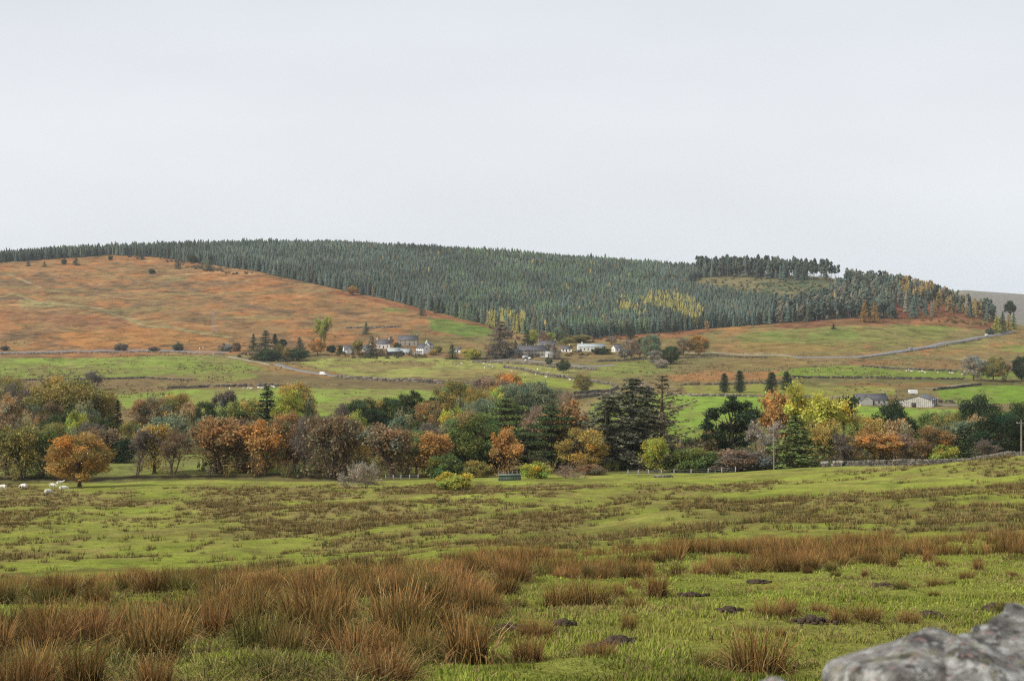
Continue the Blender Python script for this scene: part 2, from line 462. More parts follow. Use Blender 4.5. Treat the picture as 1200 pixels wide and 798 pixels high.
PAINT_LINES = [  # polyline, colour, half width in px, strength
    ([(0, 348), (16, 344), (30, 349), (52, 358)], (0.30, 0.26, 0.13), 0.9, 0.8),
    ([(0, 320), (12, 322), (30, 330), (48, 337)], (0.30, 0.25, 0.13), 0.9, 0.8),
    ([(52, 338), (75, 340), (92, 343)], (0.14, 0.105, 0.06), 1.0, 0.7),
    ([(110, 346), (135, 350), (160, 352), (185, 355)], (0.13, 0.10, 0.055), 0.9, 0.7),
    ([(40, 354), (90, 358), (120, 363), (150, 374), (170, 382), (200, 384), (230, 389), (270, 395)], (0.29, 0.25, 0.12), 1.3, 0.85),
    ([(100, 360), (130, 366), (150, 371)], (0.13, 0.10, 0.055), 0.8, 0.7),
    ([(192, 323), (225, 321), (260, 319), (300, 320)], (0.38, 0.26, 0.13), 0.8, 0.8),
    ([(240, 333), (270, 330), (300, 328)], (0.32, 0.21, 0.10), 0.7, 0.7),
    ([(400, 384), (440, 385), (470, 384)], (0.13, 0.10, 0.06), 0.8, 0.7),
    ([(600, 391), (570, 382), (520, 372), (480, 361), (430, 350), (390, 342)], (0.21, 0.085, 0.045), 2.2, 0.85),
    ([(810, 410), (860, 414), (900, 415), (930, 417)], (0.30, 0.26, 0.17), 0.8, 0.6),
]


def ground_colours(x, y, z):
    Ys = np.maximum(y, 14.0)
    u = 600 + F * x / Ys
    v = HV - F * z / Ys
    n1 = fbm(u / 38, v / 9, 4, 8); n2 = fbm(u / 38, v / 9, 4, 9); n3 = fbm(u / 11, v / 3.2, 3, 12)
    far = y > 1130; mid = (y > 284) & ~far; near = y <= 284
    c = np.zeros(x.shape + (3,))
    c[...] = OLIVE

    def blend(mask, colr, a):
        a = np.where(mask, a, 0.0)[..., None]
        c[...] = c * (1 - a) + np.asarray(colr) * a
    # far hillside: bracken with duller streaks
    blend(far, BRACKEN, 1.0)
    blend(far, (0.235, 0.145, 0.068), np.clip(0.5 + 1.5 * n1 + 0.7 * n3, 0, 0.9))
    blend(far, (0.14, 0.098, 0.058), np.clip(0.05 + 1.5 * n2 + 0.9 * fbm(u / 9, v / 1.6, 3, 22), 0, 0.85))
    blend(far, (0.38, 0.22, 0.095), np.clip(-0.3 + 1.6 * fbm(u / 30, v / 4, 4, 23), 0, 0.7))
    blend(far, (0.24, 0.19, 0.08), np.clip(-0.2 + 1.7 * fbm(u / 60, v / 4, 4, 21), 0, 0.8))
    blend(mid, ROUGH, np.clip(0.4 + 1.2 * n1, 0, 1))
    blend(mid, (0.115, 0.10, 0.04), np.clip(-0.1 + 1.3 * n2, 0, 0.8))
    for band, poly, colr, a, wob in PAINT:
        q = np.asarray(poly)
        m = (far if band == F_ else mid) & (u > q[:, 0].min() - 30) & (u < q[:, 0].max() + 30)
        i = np.nonzero(m)
        if len(i[0]) == 0: continue
        uu = u[i] + wob * 4.0 * n1[i] + wob * 1.6 * n3[i]; vv = v[i] + wob * 1.0 * n2[i] + wob * 0.5 * n3[i]
        ins = inpoly(uu, vv, q)
        mm = np.zeros(x.shape, bool); mm[i] = ins
        blend(mm, colr, a * np.clip(0.82 + 0.7 * n2 + 0.5 * n3, 0.15, 1))
    for pts, colr, hw, a in PAINT_LINES:
        q = np.asarray(pts)
        m = far & (u > q[:, 0].min() - 10) & (u < q[:, 0].max() + 10) & (v > q[:, 1].min() - 5) & (v < q[:, 1].max() + 5)
        i = np.nonzero(m)
        if len(i[0]) == 0: continue
        d = linedist(u[i], v[i], pts) * 1.0 + 0.9 * n3[i]
        w = np.zeros(x.shape); w[i] = np.clip(1.3 - d / hw, 0, 1)
        blend(m, colr, a * w)
    # rough mottling of all the pastures
    k1 = fbm(u / 14, v / 2.6, 4, 24); k2 = fbm(u / 5, v / 1.1, 3, 25)
    blend(mid | far, (0.105, 0.085, 0.04), np.clip(-0.28 + 1.3 * k1 + 0.5 * k2, 0, 0.55))
    blend(mid, (0.30, 0.25, 0.10), np.clip(-0.32 + 1.3 * fbm(u / 22, v / 3.2, 4, 26), 0, 0.6))
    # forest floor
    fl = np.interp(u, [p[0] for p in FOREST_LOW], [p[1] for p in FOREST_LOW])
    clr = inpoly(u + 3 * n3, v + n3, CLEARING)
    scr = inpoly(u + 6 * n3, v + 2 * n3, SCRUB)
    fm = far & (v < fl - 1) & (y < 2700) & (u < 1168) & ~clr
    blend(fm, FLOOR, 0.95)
    blend(fm & scr, DBRACKEN, np.clip(0.7 + n1, 0, 1))
    blend(far & clr & (y < 2700), (0.17, 0.15, 0.075), 0.95)
    blend(far & clr & (y < 2700), (0.075, 0.10, 0.055), np.clip(0.35 + 1.6 * n3 + 0.8 * n1 + (u - 900) / 90, 0, 0.85))
    # distant moor
    dm = y > 2700
    blend(dm, (0.17, 0.15, 0.14), 1.0)
    blend(dm, (0.20, 0.18, 0.11), np.clip(0.2 + 1.6 * fbm(x / 900, y / 900, 4, 33), 0, 1))
    # near field: grass with mossy, yellow and straw patches
    g1 = fbm(x / 14, y / 14, 4, 40); g2 = fbm(x / 5, y / 5, 4, 41); g3 = fbm(x / 1.6, y / 1.6, 3, 42)
    blend(near, (0.26, 0.295, 0.055), 1.0)
    blend(near, (0.29, 0.275, 0.072), np.clip(0.15 + 1.3 * g1, 0, 0.85))
    blend(near, (0.29, 0.22, 0.09), np.clip(-0.25 + 1.3 * g2 + 0.5 * g3, 0, 0.7))
    blend(near, (0.14, 0.165, 0.036), np.clip(-0.2 + 1.5 * fbm(x / 4, y / 4, 4, 44), 0, 0.8))
    rd = rush_density(u, v, x, y)
    blend(near, (0.15, 0.115, 0.05), np.clip(0.0 + 1.3 * fbm(x / 7, y / 10, 4, 46) + 0.7 * g3, 0, 0.6) * (y > 45))
    blend(near, RUSH, np.clip((rd - 0.10) * 1.4, 0, 0.75))
    # stream bank under the first trees, its shade painted in as a dark strip
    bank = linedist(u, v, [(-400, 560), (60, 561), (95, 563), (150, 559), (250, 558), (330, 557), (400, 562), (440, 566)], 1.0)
    blend((y > 240) & (y < 330) & (u < 450), BANK_SHADE, np.clip(1.5 - bank / 2.0 + n3, 0, 1) * 0.95)
    return c


def rush_density(u, v, x, y):
    n1 = fbm(x / 11, y / 18, 4, 50); n2 = fbm(x / 3.6, y / 5, 3, 51)
    uu = u + 16 * n1; vv = v + 4 * n2
    d = np.zeros(np.shape(u))
    for poly, dens in RUSH_ZONES:
        d = np.where(inpoly(uu, vv, poly), np.maximum(d, dens), d)
    d = d * np.clip(0.62 + 1.7 * n1 + 1.3 * n2, 0, 1.6)
    far_ok = (y > 48) & (y < 284)
    return np.where(far_ok, d, 0.0)


def build_ground():
    us = np.concatenate([np.linspace(-700, -90, 70), np.arange(-80, 1285, 1.35), np.linspace(1295, 1900, 70)])
    ys = np.concatenate([np.linspace(-40, -1, 20), np.linspace(0, 13, 40)[:-1], np.geomspace(13, 62, 240)[:-1], np.geomspace(62, 300, 230)[:-1],
                         np.geomspace(300, 1180, 190)[:-1], np.linspace(1180, 2150, 260)[:-1], np.geomspace(2150, 9000, 60)])
    U, Y = np.meshgrid(us, ys)
    X = (U - 600) / F * np.maximum(Y, 14.0)
    Z = H(X, Y)
    nr, nc = X.shape
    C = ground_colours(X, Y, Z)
    mb = MB()
    i = np.arange(nr * nc).reshape(nr, nc)
    q = np.stack([i[:-1, :-1], i[:-1, 1:], i[1:, 1:], i[1:, :-1]], -1).reshape(-1, 4)
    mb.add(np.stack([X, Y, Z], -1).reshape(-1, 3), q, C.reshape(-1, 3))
    m, t, out = nt("hill_ground")
    a = node(t, "ShaderNodeAttribute", attribute_name="col").outputs["Color"]
    pos = node(t, "ShaderNodeNewGeometry").outputs["Position"]
    cam = node(t, "ShaderNodeSeparateXYZ"); t.links.new(pos, cam.inputs[0])
    fade = node(t, "ShaderNodeMapRange"); t.links.new(cam.outputs[1], fade.inputs[0])
    for k, val in ((1, 40.0), (2, 160.0), (3, 1.0), (4, 0.0)): fade.inputs[k].default_value = val
    # fine grass and litter texture close by, coarse tussocks further off
    f1 = ramp(t, noise(t, 9.0, 6, 0.7, pos), [(0.28, 0.45), (0.5, 0.95), (0.75, 1.45)])
    f2 = ramp(t, noise(t, 1.1, 6, 0.68, pos), [(0.28, 0.62), (0.5, 0.98), (0.75, 1.35)])
    f3 = ramp(t, noise(t, 0.11, 8, 0.68, pos), [(0.3, 0.55), (0.5, 0.98), (0.72, 1.4)])
    near = mixc(t, 'MULTIPLY', 0.8, a, f1)
    b0 = mixc(t, 'MULTIPLY', 0.75, a, f3)
    b = mixc(t, 'MIX', fade.outputs[0], b0, near)
    b = mixc(t, 'MULTIPLY', 0.8, b, f2)
    fr = node(t, "ShaderNodeMapRange"); t.links.new(cam.outputs[1], fr.inputs[0])
    for k, val in ((1, 900.0), (2, 1250.0), (3, 0.0), (4, 1.0)): fr.inputs[k].default_value = val
    f4 = ramp(t, noise(t, 0.045, 10, 0.75, pos), [(0.36, 0.5), (0.5, 1.0), (0.66, 1.32)])
    b = mixc(t, 'MIX', fr.outputs[0], b, mixc(t, 'MULTIPLY', 0.9, b, f4))
    straw = ramp(t, noise(t, 0.9, 5, 0.7, pos, 0.4), [(0.56, 0.0), (0.70, 0.55)])
    b = mixc(t, 'MIX', straw, b, mixc(t, 'MULTIPLY', 1.0, b, (1.5, 1.12, 1.0)))
    d = node(t, "ShaderNodeBsdfDiffuse"); t.links.new(b, d.inputs[0])
    bp = node(t, "ShaderNodeBump"); bp.inputs["Strength"].default_value = 0.9; bp.inputs["Distance"].default_value = 0.35
    t.links.new(noise(t, 2.2, 8, 0.7, pos), bp.inputs["Height"]); t.links.new(bp.outputs[0], d.inputs["Normal"])
    t.links.new(d.outputs[0], out.inputs[0])
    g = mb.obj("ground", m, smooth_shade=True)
    tag(g, "rolling valley of green pasture, brown rush and orange bracken hillside", "ground", kind="structure")
    return g


build_ground()


def ribbon(name, pts, width, mat, lift=0.12, step=5.0):
    """a road laid along ground points"""
    P = [np.array(p) for p in pts]; Q = []
    for a, b in zip(P[:-1], P[1:]):
        n = max(1, int(np.linalg.norm((b - a)[:2]) / step))
        Q += [a + (b - a) * k / n for k in range(n)]
    Q.append(P[-1]); Q = np.array(Q)
    for _ in range(6):
        Q[1:-1] = (Q[:-2] + Q[1:-1] * 2 + Q[2:]) / 4
    d = np.gradient(Q[:, :2], axis=0); d /= np.linalg.norm(d, axis=1, keepdims=True)
    nrm = np.stack([-d[:, 1], d[:, 0]], 1)
    rows = []
    zc = H(Q[:, 0], Q[:, 1])
    for s in (-0.5, -0.17, 0.17, 0.5):
        xy = Q[:, :2] + nrm * width * s
        rows.append(np.column_stack([xy, np.maximum(H(xy[:, 0], xy[:, 1]), zc - 0.5) + lift]))
    low = []
    for r_ in (rows[0], rows[-1]):
        q = r_.copy(); q[:, 2] -= 1.5; low.append(q)
    rows = [low[0]] + rows + [low[1]]
    v = np.stack(rows, 1); n, k = v.shape[:2]
    i = np.arange(n * k).reshape(n, k)
    f = np.stack([i[:-1, :-1], i[:-1, 1:], i[1:, 1:], i[1:, :-1]], -1).reshape(-1, 4)
    mb = MB(); mb.add(v.reshape(-1, 3), f)
    o = mb.obj(name, mat)
    return tag(o, kind="structure")


def gl(*uv, ymin=300):
    return [tuple(G(a, b, ymin)) for a, b in uv]


ribbon("road", gl((-120, 414), (0, 413.5), (70, 412), (140, 411), (200, 411.2), (270, 413)), 4.5, M_TAR, 0.5)
ribbon("road", gl((930, 419), (1000, 419), (1030, 416), (1060, 411), (1095, 405), (1130, 399), (1160, 394), (1186, 388.5)), 6.0, M_TAR, 0.35)
ribbon("track", gl((324, 427), (340, 432), (362, 436), (392, 441), (430, 443.5), (500, 445)), 5.0, M_TAR, 0.3)
ribbon("track", gl((268, 418), (290, 422), (318, 428)), 3.5, M_TRACK, 0.2)
ribbon("lane", gl((560, 424), (600, 421), (640, 425), (690, 430), (720, 428)), 6.0, M_TAR, 0.3)
ribbon("track", gl((800, 413), (850, 415), (900, 415.5), (935, 418)), 4.0, M_TRACK, 0.25)
ribbon("track", gl((1085, 456), (1110, 453), (1140, 450)), 4.0, M_TRACK, 0.2)
# ------------------------------------------------------------------ tree prototypes (meshes only)
def clump_cols(rng, n, spread=0.3, hue=0.22):
    b = rng.uniform(1 - spread, 1 + spread, n); h = rng.normal(0, hue, n)
    return np.clip(np.stack([b * (1 + h * 0.6), b, b * (1 - h * 0.4)], 1), 0.25, 1.9)


def fill_clumps(mb, rng, C, rad, n_total, leaf, squash=0.8, spread=0.3, hue=0.2, up=0.3, shell=0.45, aspect=0.62):
    C = np.asarray(C, float); rad = np.asarray(rad, float)
    wts = rad ** 2 / np.sum(rad ** 2); cols = clump_cols(rng, len(C), spread, hue)
    for c, r, w_, k in zip(C, rad, wts, cols):
        n = max(6, int(n_total * w_))
        d = rng.normal(size=(n, 3)); d /= np.linalg.norm(d, axis=1, keepdims=True)
        lump = 1 + 0.35 * np.sin(d[:, 0] * 5 + c[0] * 3) * np.sin(d[:, 1] * 5 + c[1] * 3 + d[:, 2] * 4)
        rr = r * rng.random(n) ** shell * lump * np.where(rng.random(n) < 0.12, 1.25, 1.0)
        P = c + d * rr[:, None] * np.array([1, 1, squash])
        cc = k * rng.uniform(0.7, 1.3, (n, 1))
        mb.leaves(P, leaf, rng, cc, up, aspect)


def limbs(mb, rng, trunk_top, base_r, C, col=(1, 1, 1), start=0.3, rmin=0.03, n=5):
    """bent limbs from a trunk on the z axis out to each clump centre"""
    for c in C:
        z0 = min(trunk_top * rng.uniform(start, 1.0), max(c[2] * 0.8, trunk_top * start))
        p0 = np.array([0, 0, z0]); p2 = np.asarray(c, float)
        p1 = p0 * 0.45 + p2 * 0.55 + rng.normal(0, 0.06, 3) * np.linalg.norm(p2 - p0) + np.array([0, 0, -0.06 * np.linalg.norm(p2 - p0)])
        r0 = base_r * rng.uniform(0.28, 0.5); r1 = r0 * 0.6
        mb.tubes([p0, p1], [p1, p2], [r0, r1], [r1, rmin], col, n)


def trunk_seg(mb, rng, h, r, lean=0.03, taper=0.35, n=8, segs=6, col=(1, 1, 1)):
    z = np.linspace(0, h, segs + 1)
    x = np.cumsum(rng.normal(0, lean * h / segs, segs + 1)); y = np.cumsum(rng.normal(0, lean * h / segs, segs + 1))
    x -= x[0]; y -= y[0]
    P = np.stack([x, y, z], 1)
    rr = r * (1 - (1 - taper) * (z / h)); rr[0] *= 1.35
    mb.tubes(P[:-1], P[1:], rr[:-1], rr[1:], col, n)
    return P


def skeleton(rng, h, levels=7, spread=0.55, up=0.25, ratio=0.75, kids=3, trunk=0.22, r0=0.25, multi=1, lean=0.2):
    """recursive branching; returns list of levels of (P0, P1, r0, r1)"""
    L = []
    P = np.zeros((multi, 3)); d = np.tile([0, 0, 1.0], (multi, 1)) + rng.normal(0, lean if multi > 1 else 0.05, (multi, 3))
    if multi > 1: P[:, :2] = rng.normal(0, 0.35, (multi, 2))
    d /= np.linalg.norm(d, axis=1, keepdims=True)
    length = np.full(multi, h * trunk); r = np.full(multi, r0)
    for k in range(levels):
        Q = P + d * length[:, None] * rng.uniform(0.75, 1.25, (len(P), 1))
        L.append((P, Q, r, r * 0.72, d))
        nk = kids
        P = np.repeat(Q, nk, 0); dd = np.repeat(d, nk, 0)
        back = np.repeat(P.reshape(-1, nk, 3)[:, :1] * 0, nk, 1).reshape(-1, 3)
        t0 = rng.uniform(0.0, 0.45, (len(P), 1)) * (np.arange(len(P)) % nk != 0)[:, None]
        P = P - np.repeat(d * length[:, None], nk, 0) * t0
        dd = dd + rng.normal(0, spread, dd.shape) + np.array([0, 0, up])
        d = dd / np.linalg.norm(dd, axis=1, keepdims=True)
        length = np.repeat(length, nk) * ratio * rng.uniform(0.7, 1.15, len(P)); r = np.repeat(r * 0.72, nk) * rng.uniform(0.55, 0.85, len(P))
    return L


PROTO = {}


def finish(kind, tb, cb, mat):
    """normalise to unit height and width so that an instance is scaled by metres"""
    allv = np.concatenate([np.concatenate(m.v) for m in (tb, cb) if m.n])
    ht = np.percentile(allv[:, 2], 99.9); cv = np.concatenate(cb.v) if cb.n else allv
    wd = 2 * np.percentile(np.abs(cv[:, :2]), 98.5)
    s = np.array([1 / wd, 1 / wd, 1 / ht])
    for m in (tb, cb): m.v = [a * s for a in m.v]
    PROTO.setdefault(kind, []).append((tb.mesh("trunk", M_BARK) if tb.n else None, cb.mesh("crown", mat) if cb.n else None))


def p_round(seed, n=20000, leaf=0.19, base=0.16, nc=46, sp=0.3, hue=0.24, kind='round', h=15.0, w=12.5, inner=0.62, gap=0.0):
    rng = np.random.default_rng(seed); tb, cb = MB(), MB()
    cz = h * (base + (1 - base) * 0.47); rz = h * (1 - base) * 0.53; rx = w / 2
    C, rad = [], []
    ga = math.pi * (3 - math.sqrt(5))
    for i in range(nc):
        zz = 1 - 2 * (i + 0.5) / nc; th = ga * i + rng.normal(0, 0.25)
        rr = math.sqrt(max(0, 1 - zz * zz)); q = rng.uniform(inner, 0.92)
        lob = 1 + 0.16 * math.sin(2 * th + seed) + rng.normal(0, 0.06)
        wz = 1.0 if zz > 0 else 1.0 + 0.15 * zz
        C.append((rr * rx * q * lob * wz * math.cos(th), rr * rx * q * lob * wz * math.sin(th), cz + zz * rz * q * (1 + rng.normal(0, 0.05))))
        rad.append(w * rng.uniform(0.10, 0.17))
    C = np.array(C); rad = np.array(rad)
    if gap: keep = rng.random(nc) > gap; C, rad = C[keep], rad[keep]
    trunk_seg(tb, rng, h * 0.62, h * 0.024)
    limbs(tb, rng, h * 0.55, h * 0.022, C, start=0.3)
    for c, r in zip(C, rad):                          # twigs inside each clump
        m = 7; d = rng.normal(size=(m, 3)); d /= np.linalg.norm(d, axis=1, keepdims=True)
        tb.twigs(np.tile(c, (m, 1)), c + d * r * 1.05, 0.05, rng)
    fill_clumps(cb, rng, C, rad, n, leaf, 0.82, sp, hue)
    finish(kind, tb, cb, M_LEAF)


def p_branchy(kind, seed, leaves=0, leaf=0.24, spread=0.5, up=0.22, trunk=0.13, multi=1, levels=7, r0=0.26, ratio=0.77, twig=0.05, sp=0.3, h=15.0, lean=0.2, tw=(1, 1, 1)):
    rng = np.random.default_rng(seed); tb, cb = MB(), MB()
    L = skeleton(rng, h, levels, spread, up, ratio, 3, trunk, r0, multi, lean)
    # low shoots along the lower stems
    m = 34; k0 = rng.integers(0, len(L[1][0]), m); f0 = rng.random((m, 1))
    S = np.where(rng.random((m, 1)) < 0.5, L[1][0][k0] * (1 - f0) + L[1][1][k0] * f0, L[0][0][k0 // 3] * (1 - f0) + L[0][1][k0 // 3] * f0)
    dv = rng.normal(0, 1, (m, 3)); dv[:, 2] = np.abs(dv[:, 2]) * 0.5; T = S + dv * 1.1
    tb.twigs(S, T, 0.06, rng); sh = np.repeat(T, 15, 0) + rng.normal(0, 0.5, (m * 15, 3)); bs = np.repeat(S, 15, 0); q0 = rng.random((m * 15, 1)) ** 0.5
    cb.twigs(bs * (1 - q0) + sh * q0, sh, 0.04, rng, np.asarray(tw) * rng.uniform(0.7, 1.2, (m * 15, 1)))
    if leaves > 2000: cb.leaves(sh, leaf, rng, rng.uniform(0.6, 1.2, (m * 15, 1)) * np.ones(3))
    for k, (P, Q, r, r2, d) in enumerate(L):
        if k < 4: tb.tubes(P, Q, np.maximum(r, 0.025), np.maximum(r2, 0.02), (1, 1, 1), 7 if k < 2 else 4)
        elif k < levels - 1: tb.twigs(P, Q, np.maximum(2 * r, twig), rng)
    P, Q, r, r2, d = L[-1]
    tone = np.asarray(tw) * np.random.default_rng(seed + 1).uniform(0.7, 1.3, (len(P), 1))
    cb.twigs(P, Q, twig, rng, tone)
    # a fuzz of the finest twigs
    a = rng.uniform(0.2, 1, (len(P), 1)); B = P * (1 - a) + Q * a
    dd = d + rng.normal(0, 0.6, d.shape); dd /= np.linalg.norm(dd, axis=1, keepdims=True)
    cb.twigs(B, B + dd * 0.55, twig * 0.8, rng, tone)
    if leaves:
        k = rng.integers(0, len(P), leaves); a = rng.uniform(0.2, 1.1, (leaves, 1))
        C = P[k] * (1 - a) + Q[k] * a + rng.normal(0, 0.22, (leaves, 3))
        P2, Q2 = L[-2][0], L[-2][1]; kk = k[: leaves // 3] // 3; C[: leaves // 3] = P2[kk] * (1 - a[: leaves // 3]) + Q2[kk] * a[: leaves // 3] + rng.normal(0, 0.35, (leaves // 3, 3))
        grp = clump_cols(rng, len(L[3][0]), sp, 0.22)
        cb.leaves(C, leaf, rng, grp[k // (3 ** (levels - 4))] * rng.uniform(0.7, 1.3, (leaves, 1)), 0.2)
    finish(kind, tb, cb, M_LEAF)


def p_spruce(kind, seed, h=20.0, w=9.0, whorls=34, per=6, nleaf=26, droop=0.25, tip=0.0, leaf=0.26, ragged=0.25, base=0.05, power=0.85, bare=0.0, hang=0.5):
    rng = np.random.default_rng(seed); tb, cb = MB(), MB()
    trunk_seg(tb, rng, h * 0.98, h * 0.02, 0.008, 0.06, 7, 8)
    for i in range(whorls):
        f = base + (1 - base) * (i + rng.uniform(-0.3, 0.3)) / whorls
        L0 = w / 2 * max(0.04, (1 - f)) ** power
        for j in range(per):
            if rng.random() < bare * 0.5: continue
            th = rng.uniform(0, 2 * math.pi); L = L0 * rng.uniform(1 - ragged * 1.6, 1 + ragged)
            m = 6; s = np.linspace(0, 1, m)
            z = f * h - droop * L * s + tip * L * s ** 2.5 + rng.normal(0, 0.02 * L, m) * s
            P = np.stack([math.cos(th) * L * s, math.sin(th) * L * s, z], 1)
            rr = np.maximum(0.05 * (1 - s) * (0.4 + L / w), 0.02)
            tb.tubes(P[:-1], P[1:], rr[:-1], rr[1:], (1, 1, 1), 3)
            n = int(nleaf * (0.35 + L / (w / 2)) * (1 - bare * rng.random()))
            a = rng.random(n) ** 0.7
            C = np.stack([np.interp(a, s, P[:, k]) for k in range(3)], 1)
            C += rng.normal(0, 1, (n, 3)) * np.array([0.22, 0.22, 0.10]) * (0.5 + L / w)
            C[:, 2] -= rng.random(n) * hang * (0.3 + L / w)
            tone = rng.uniform(0.7, 1.3) * rng.uniform(0.75, 1.25, (n, 1)) * np.array([1, 1, 1])
            cb.leaves(C, leaf, rng, tone, 0.4, 0.45)
    finish(kind, tb, cb, M_NEEDLE)


def p_pads(kind, seed, pads, h, tr, nleaf, leaf, trunk_h, squash=0.35, start=0.4, sp=0.25):
    """pads: list of (x, y, z, radius)"""
    rng = np.random.default_rng(seed); tb, cb = MB(), MB()
    trunk_seg(tb, rng, trunk_h, tr, 0.015, 0.4, 8, 7)
    C = np.array([p[:3] for p in pads]); rad = np.array([p[3] for p in pads]) * (0.82 if kind == 'holm' else 1.0)
    limbs(tb, rng, trunk_h, tr, C - np.array([0, 0, 0.1]), start=start)
    fill_clumps(cb, rng, C, rad, nleaf, leaf, squash, sp, 0.1, 0.6, 0.5, 0.5)
    finish(kind, tb, cb, M_NEEDLE)


for s_ in range(4): p_round(100 + s_, kind='round', nc=44 + 4 * s_)
for s_ in range(3): p_round(120 + s_, n=12000, kind='oak', base=0.15, nc=40, gap=0.22, leaf=0.18, inner=0.5, sp=0.38)
for s_ in range(3): p_round(140 + s_, n=11000, kind='bush', base=0.0, nc=34, leaf=0.15, h=5.0, w=7.0, inner=0.45)
for s_ in range(6): p_branchy('sparse', 160 + s_, leaves=8500, leaf=0.15, spread=0.40, up=0.25 + 0.04 * s_, multi=2 + (s_ % 3), r0=0.15, lean=0.16)
for s_ in range(3): p_branchy('bare', 180 + s_, leaves=900, leaf=0.15, spread=0.42, up=0.26, multi=2 + (s_ % 2), trunk=0.14, r0=0.15)
for s_ in range(2): p_branchy('barebush', 190 + s_, leaves=700, leaf=0.16, spread=0.5, up=0.2, multi=5, levels=6, h=6.0, r0=0.09, trunk=0.24, lean=0.45, twig=0.035)
for s_ in range(2): p_branchy('poplar', 200 + s_, leaves=12000, leaf=0.15, spread=0.27, up=0.34, multi=4, levels=7, r0=0.16, lean=0.16, trunk=0.23)
for s_ in range(2): p_branchy('birch', 210 + s_, leaves=6000, leaf=0.14, spread=0.4, up=0.3, multi=1, trunk=0.26, r0=0.16, ratio=0.70)
for s_ in range(3): p_spruce('spruce', 220 + s_, nleaf=60, leaf=0.2, whorls=34, power=0.58, ragged=0.32, droop=0.38, tip=0.12, hang=0.8)
p_spruce('wildspruce', 230, whorls=26, per=5, nleaf=24, droop=-0.18, tip=0.28, ragged=0.35, bare=0.45, power=0.75, hang=0.35, w=11)
for s_ in range(3): p_spruce('conifer', 240 + s_, h=12, w=5, whorls=26, per=7, nleaf=22, droop=0.2, tip=0.15, ragged=0.12, leaf=0.2, power=0.9, hang=0.15)
for s_ in range(2): p_spruce('cypress', 250 + s_, h=11, w=4.6, whorls=34, per=9, nleaf=15, droop=-0.6, tip=0.0, ragged=0.12, leaf=0.2, power=0.42, base=0.02, hang=0.0)
for s_ in range(3):
    g_ = np.random.default_rng(260 + s_)
    p_pads('cedar', 260 + s_, [(a[0], a[1], z + g_.normal(0, 0.15), r) for z, R_ in ((3.0, 4.8), (4.8, 5.0), (6.6, 4.8), (8.5, 4.3), (10.2, 3.6), (11.9, 2.7), (13.4, 1.7), (14.6, 0.6))
                               for k in range(6) for th in [k * 1.05 + z + g_.normal(0, 0.3)] for q in [R_ * g_.uniform(0.35, 0.85)]
                               for a in [(q * math.cos(th), q * math.sin(th))] for r in [g_.uniform(1.2, 1.8) * (0.5 + R_ / 8)]],
           15, 0.33, 16000, 0.18, 14.0, 0.30, 0.15)
for s_ in range(3):
    g_ = np.random.default_rng(270 + s_)
    p_pads('pine', 270 + s_, [(q * math.cos(th), q * math.sin(th), 9.4 + g_.uniform(-1.6, 2.6) - 0.28 * q, g_.uniform(1.1, 1.8)) for k in range(17)
                              for th in [k * 2.4] for q in [g_.uniform(0.3, 3.3)]], 13, 0.26, 9000, 0.17, 10.0, 0.6, 0.66)
for s_ in range(3):
    g_ = np.random.default_rng(280 + s_)
    p_pads('domepine', 280 + s_, [(q * math.cos(th), q * math.sin(th), 5.2 + 5.2 * math.sqrt(max(0, 1 - (q / 5.2) ** 2)) * g_.uniform(0.35, 1.0) - 1.0, g_.uniform(1.2, 1.9)) for k in range(34)
                                  for th in [k * 2.4] for q in [5.0 * math.sqrt((k + 0.5) / 34)]], 11, 0.32, 15000, 0.17, 7.5, 0.62, 0.35)
g_ = np.random.default_rng(290)
p_pads('holm', 290, [(-4.2, 0.5, 8.2, 1.5), (-5.6, -0.4, 6.6, 1.0), (-3.2, -1, 6.4, 1.5), (-2.6, 1, 10.0, 1.4), (-3.6, 0, 11.0, 1.0), (0.4, 0, 12.0, 1.5), (2.0, 1, 11.2, 1.9), (3.2, -1, 10.0, 2.0),
                     (1.2, -1.5, 9.4, 2.1), (4.4, 0.4, 8.2, 1.8), (2.6, 0, 7.4, 2.1), (0.2, 1, 7.4, 1.9), (4.6, -0.6, 6.2, 1.6), (1.6, -1.2, 5.4, 1.7), (-1.4, 0, 4.6, 1.3), (3.6, 1, 4.8, 1.5),
                     (-0.8, 0.6, 10.9, 1.2), (3.8, 0.2, 11.6, 1.1), (1.0, 0.6, 13.0, 0.8), (5.4, 0.2, 9.6, 0.9), (-4.8, 0.2, 9.4, 0.7)], 14, 0.34, 15000, 0.18, 9.5, 0.75, 0.25, 0.2)

TREE_CNT = {}


def tree(kind, name, loc, h, w, col, label, cat="tree", group=None, bark=(1, 1, 1), var=None, rz=None, flat=1.0):
    k = TREE_CNT.get(kind, 0); TREE_CNT[kind] = k + 1
    tm, cm = PROTO[kind][(k if var is None else var) % len(PROTO[kind])]
    r = empty(name, loc, (k * 2.399 + 0.7) if rz is None else rz, (w, w * flat, h))
    tag(r, label, cat, group)
    if tm:
        o = put(bpy.data.objects.new("trunk", tm), r); o.color = (*bark, 1)
    if cm:
        o = put(bpy.data.objects.new("crown", cm), r); o.color = (*col, 1)
    return r
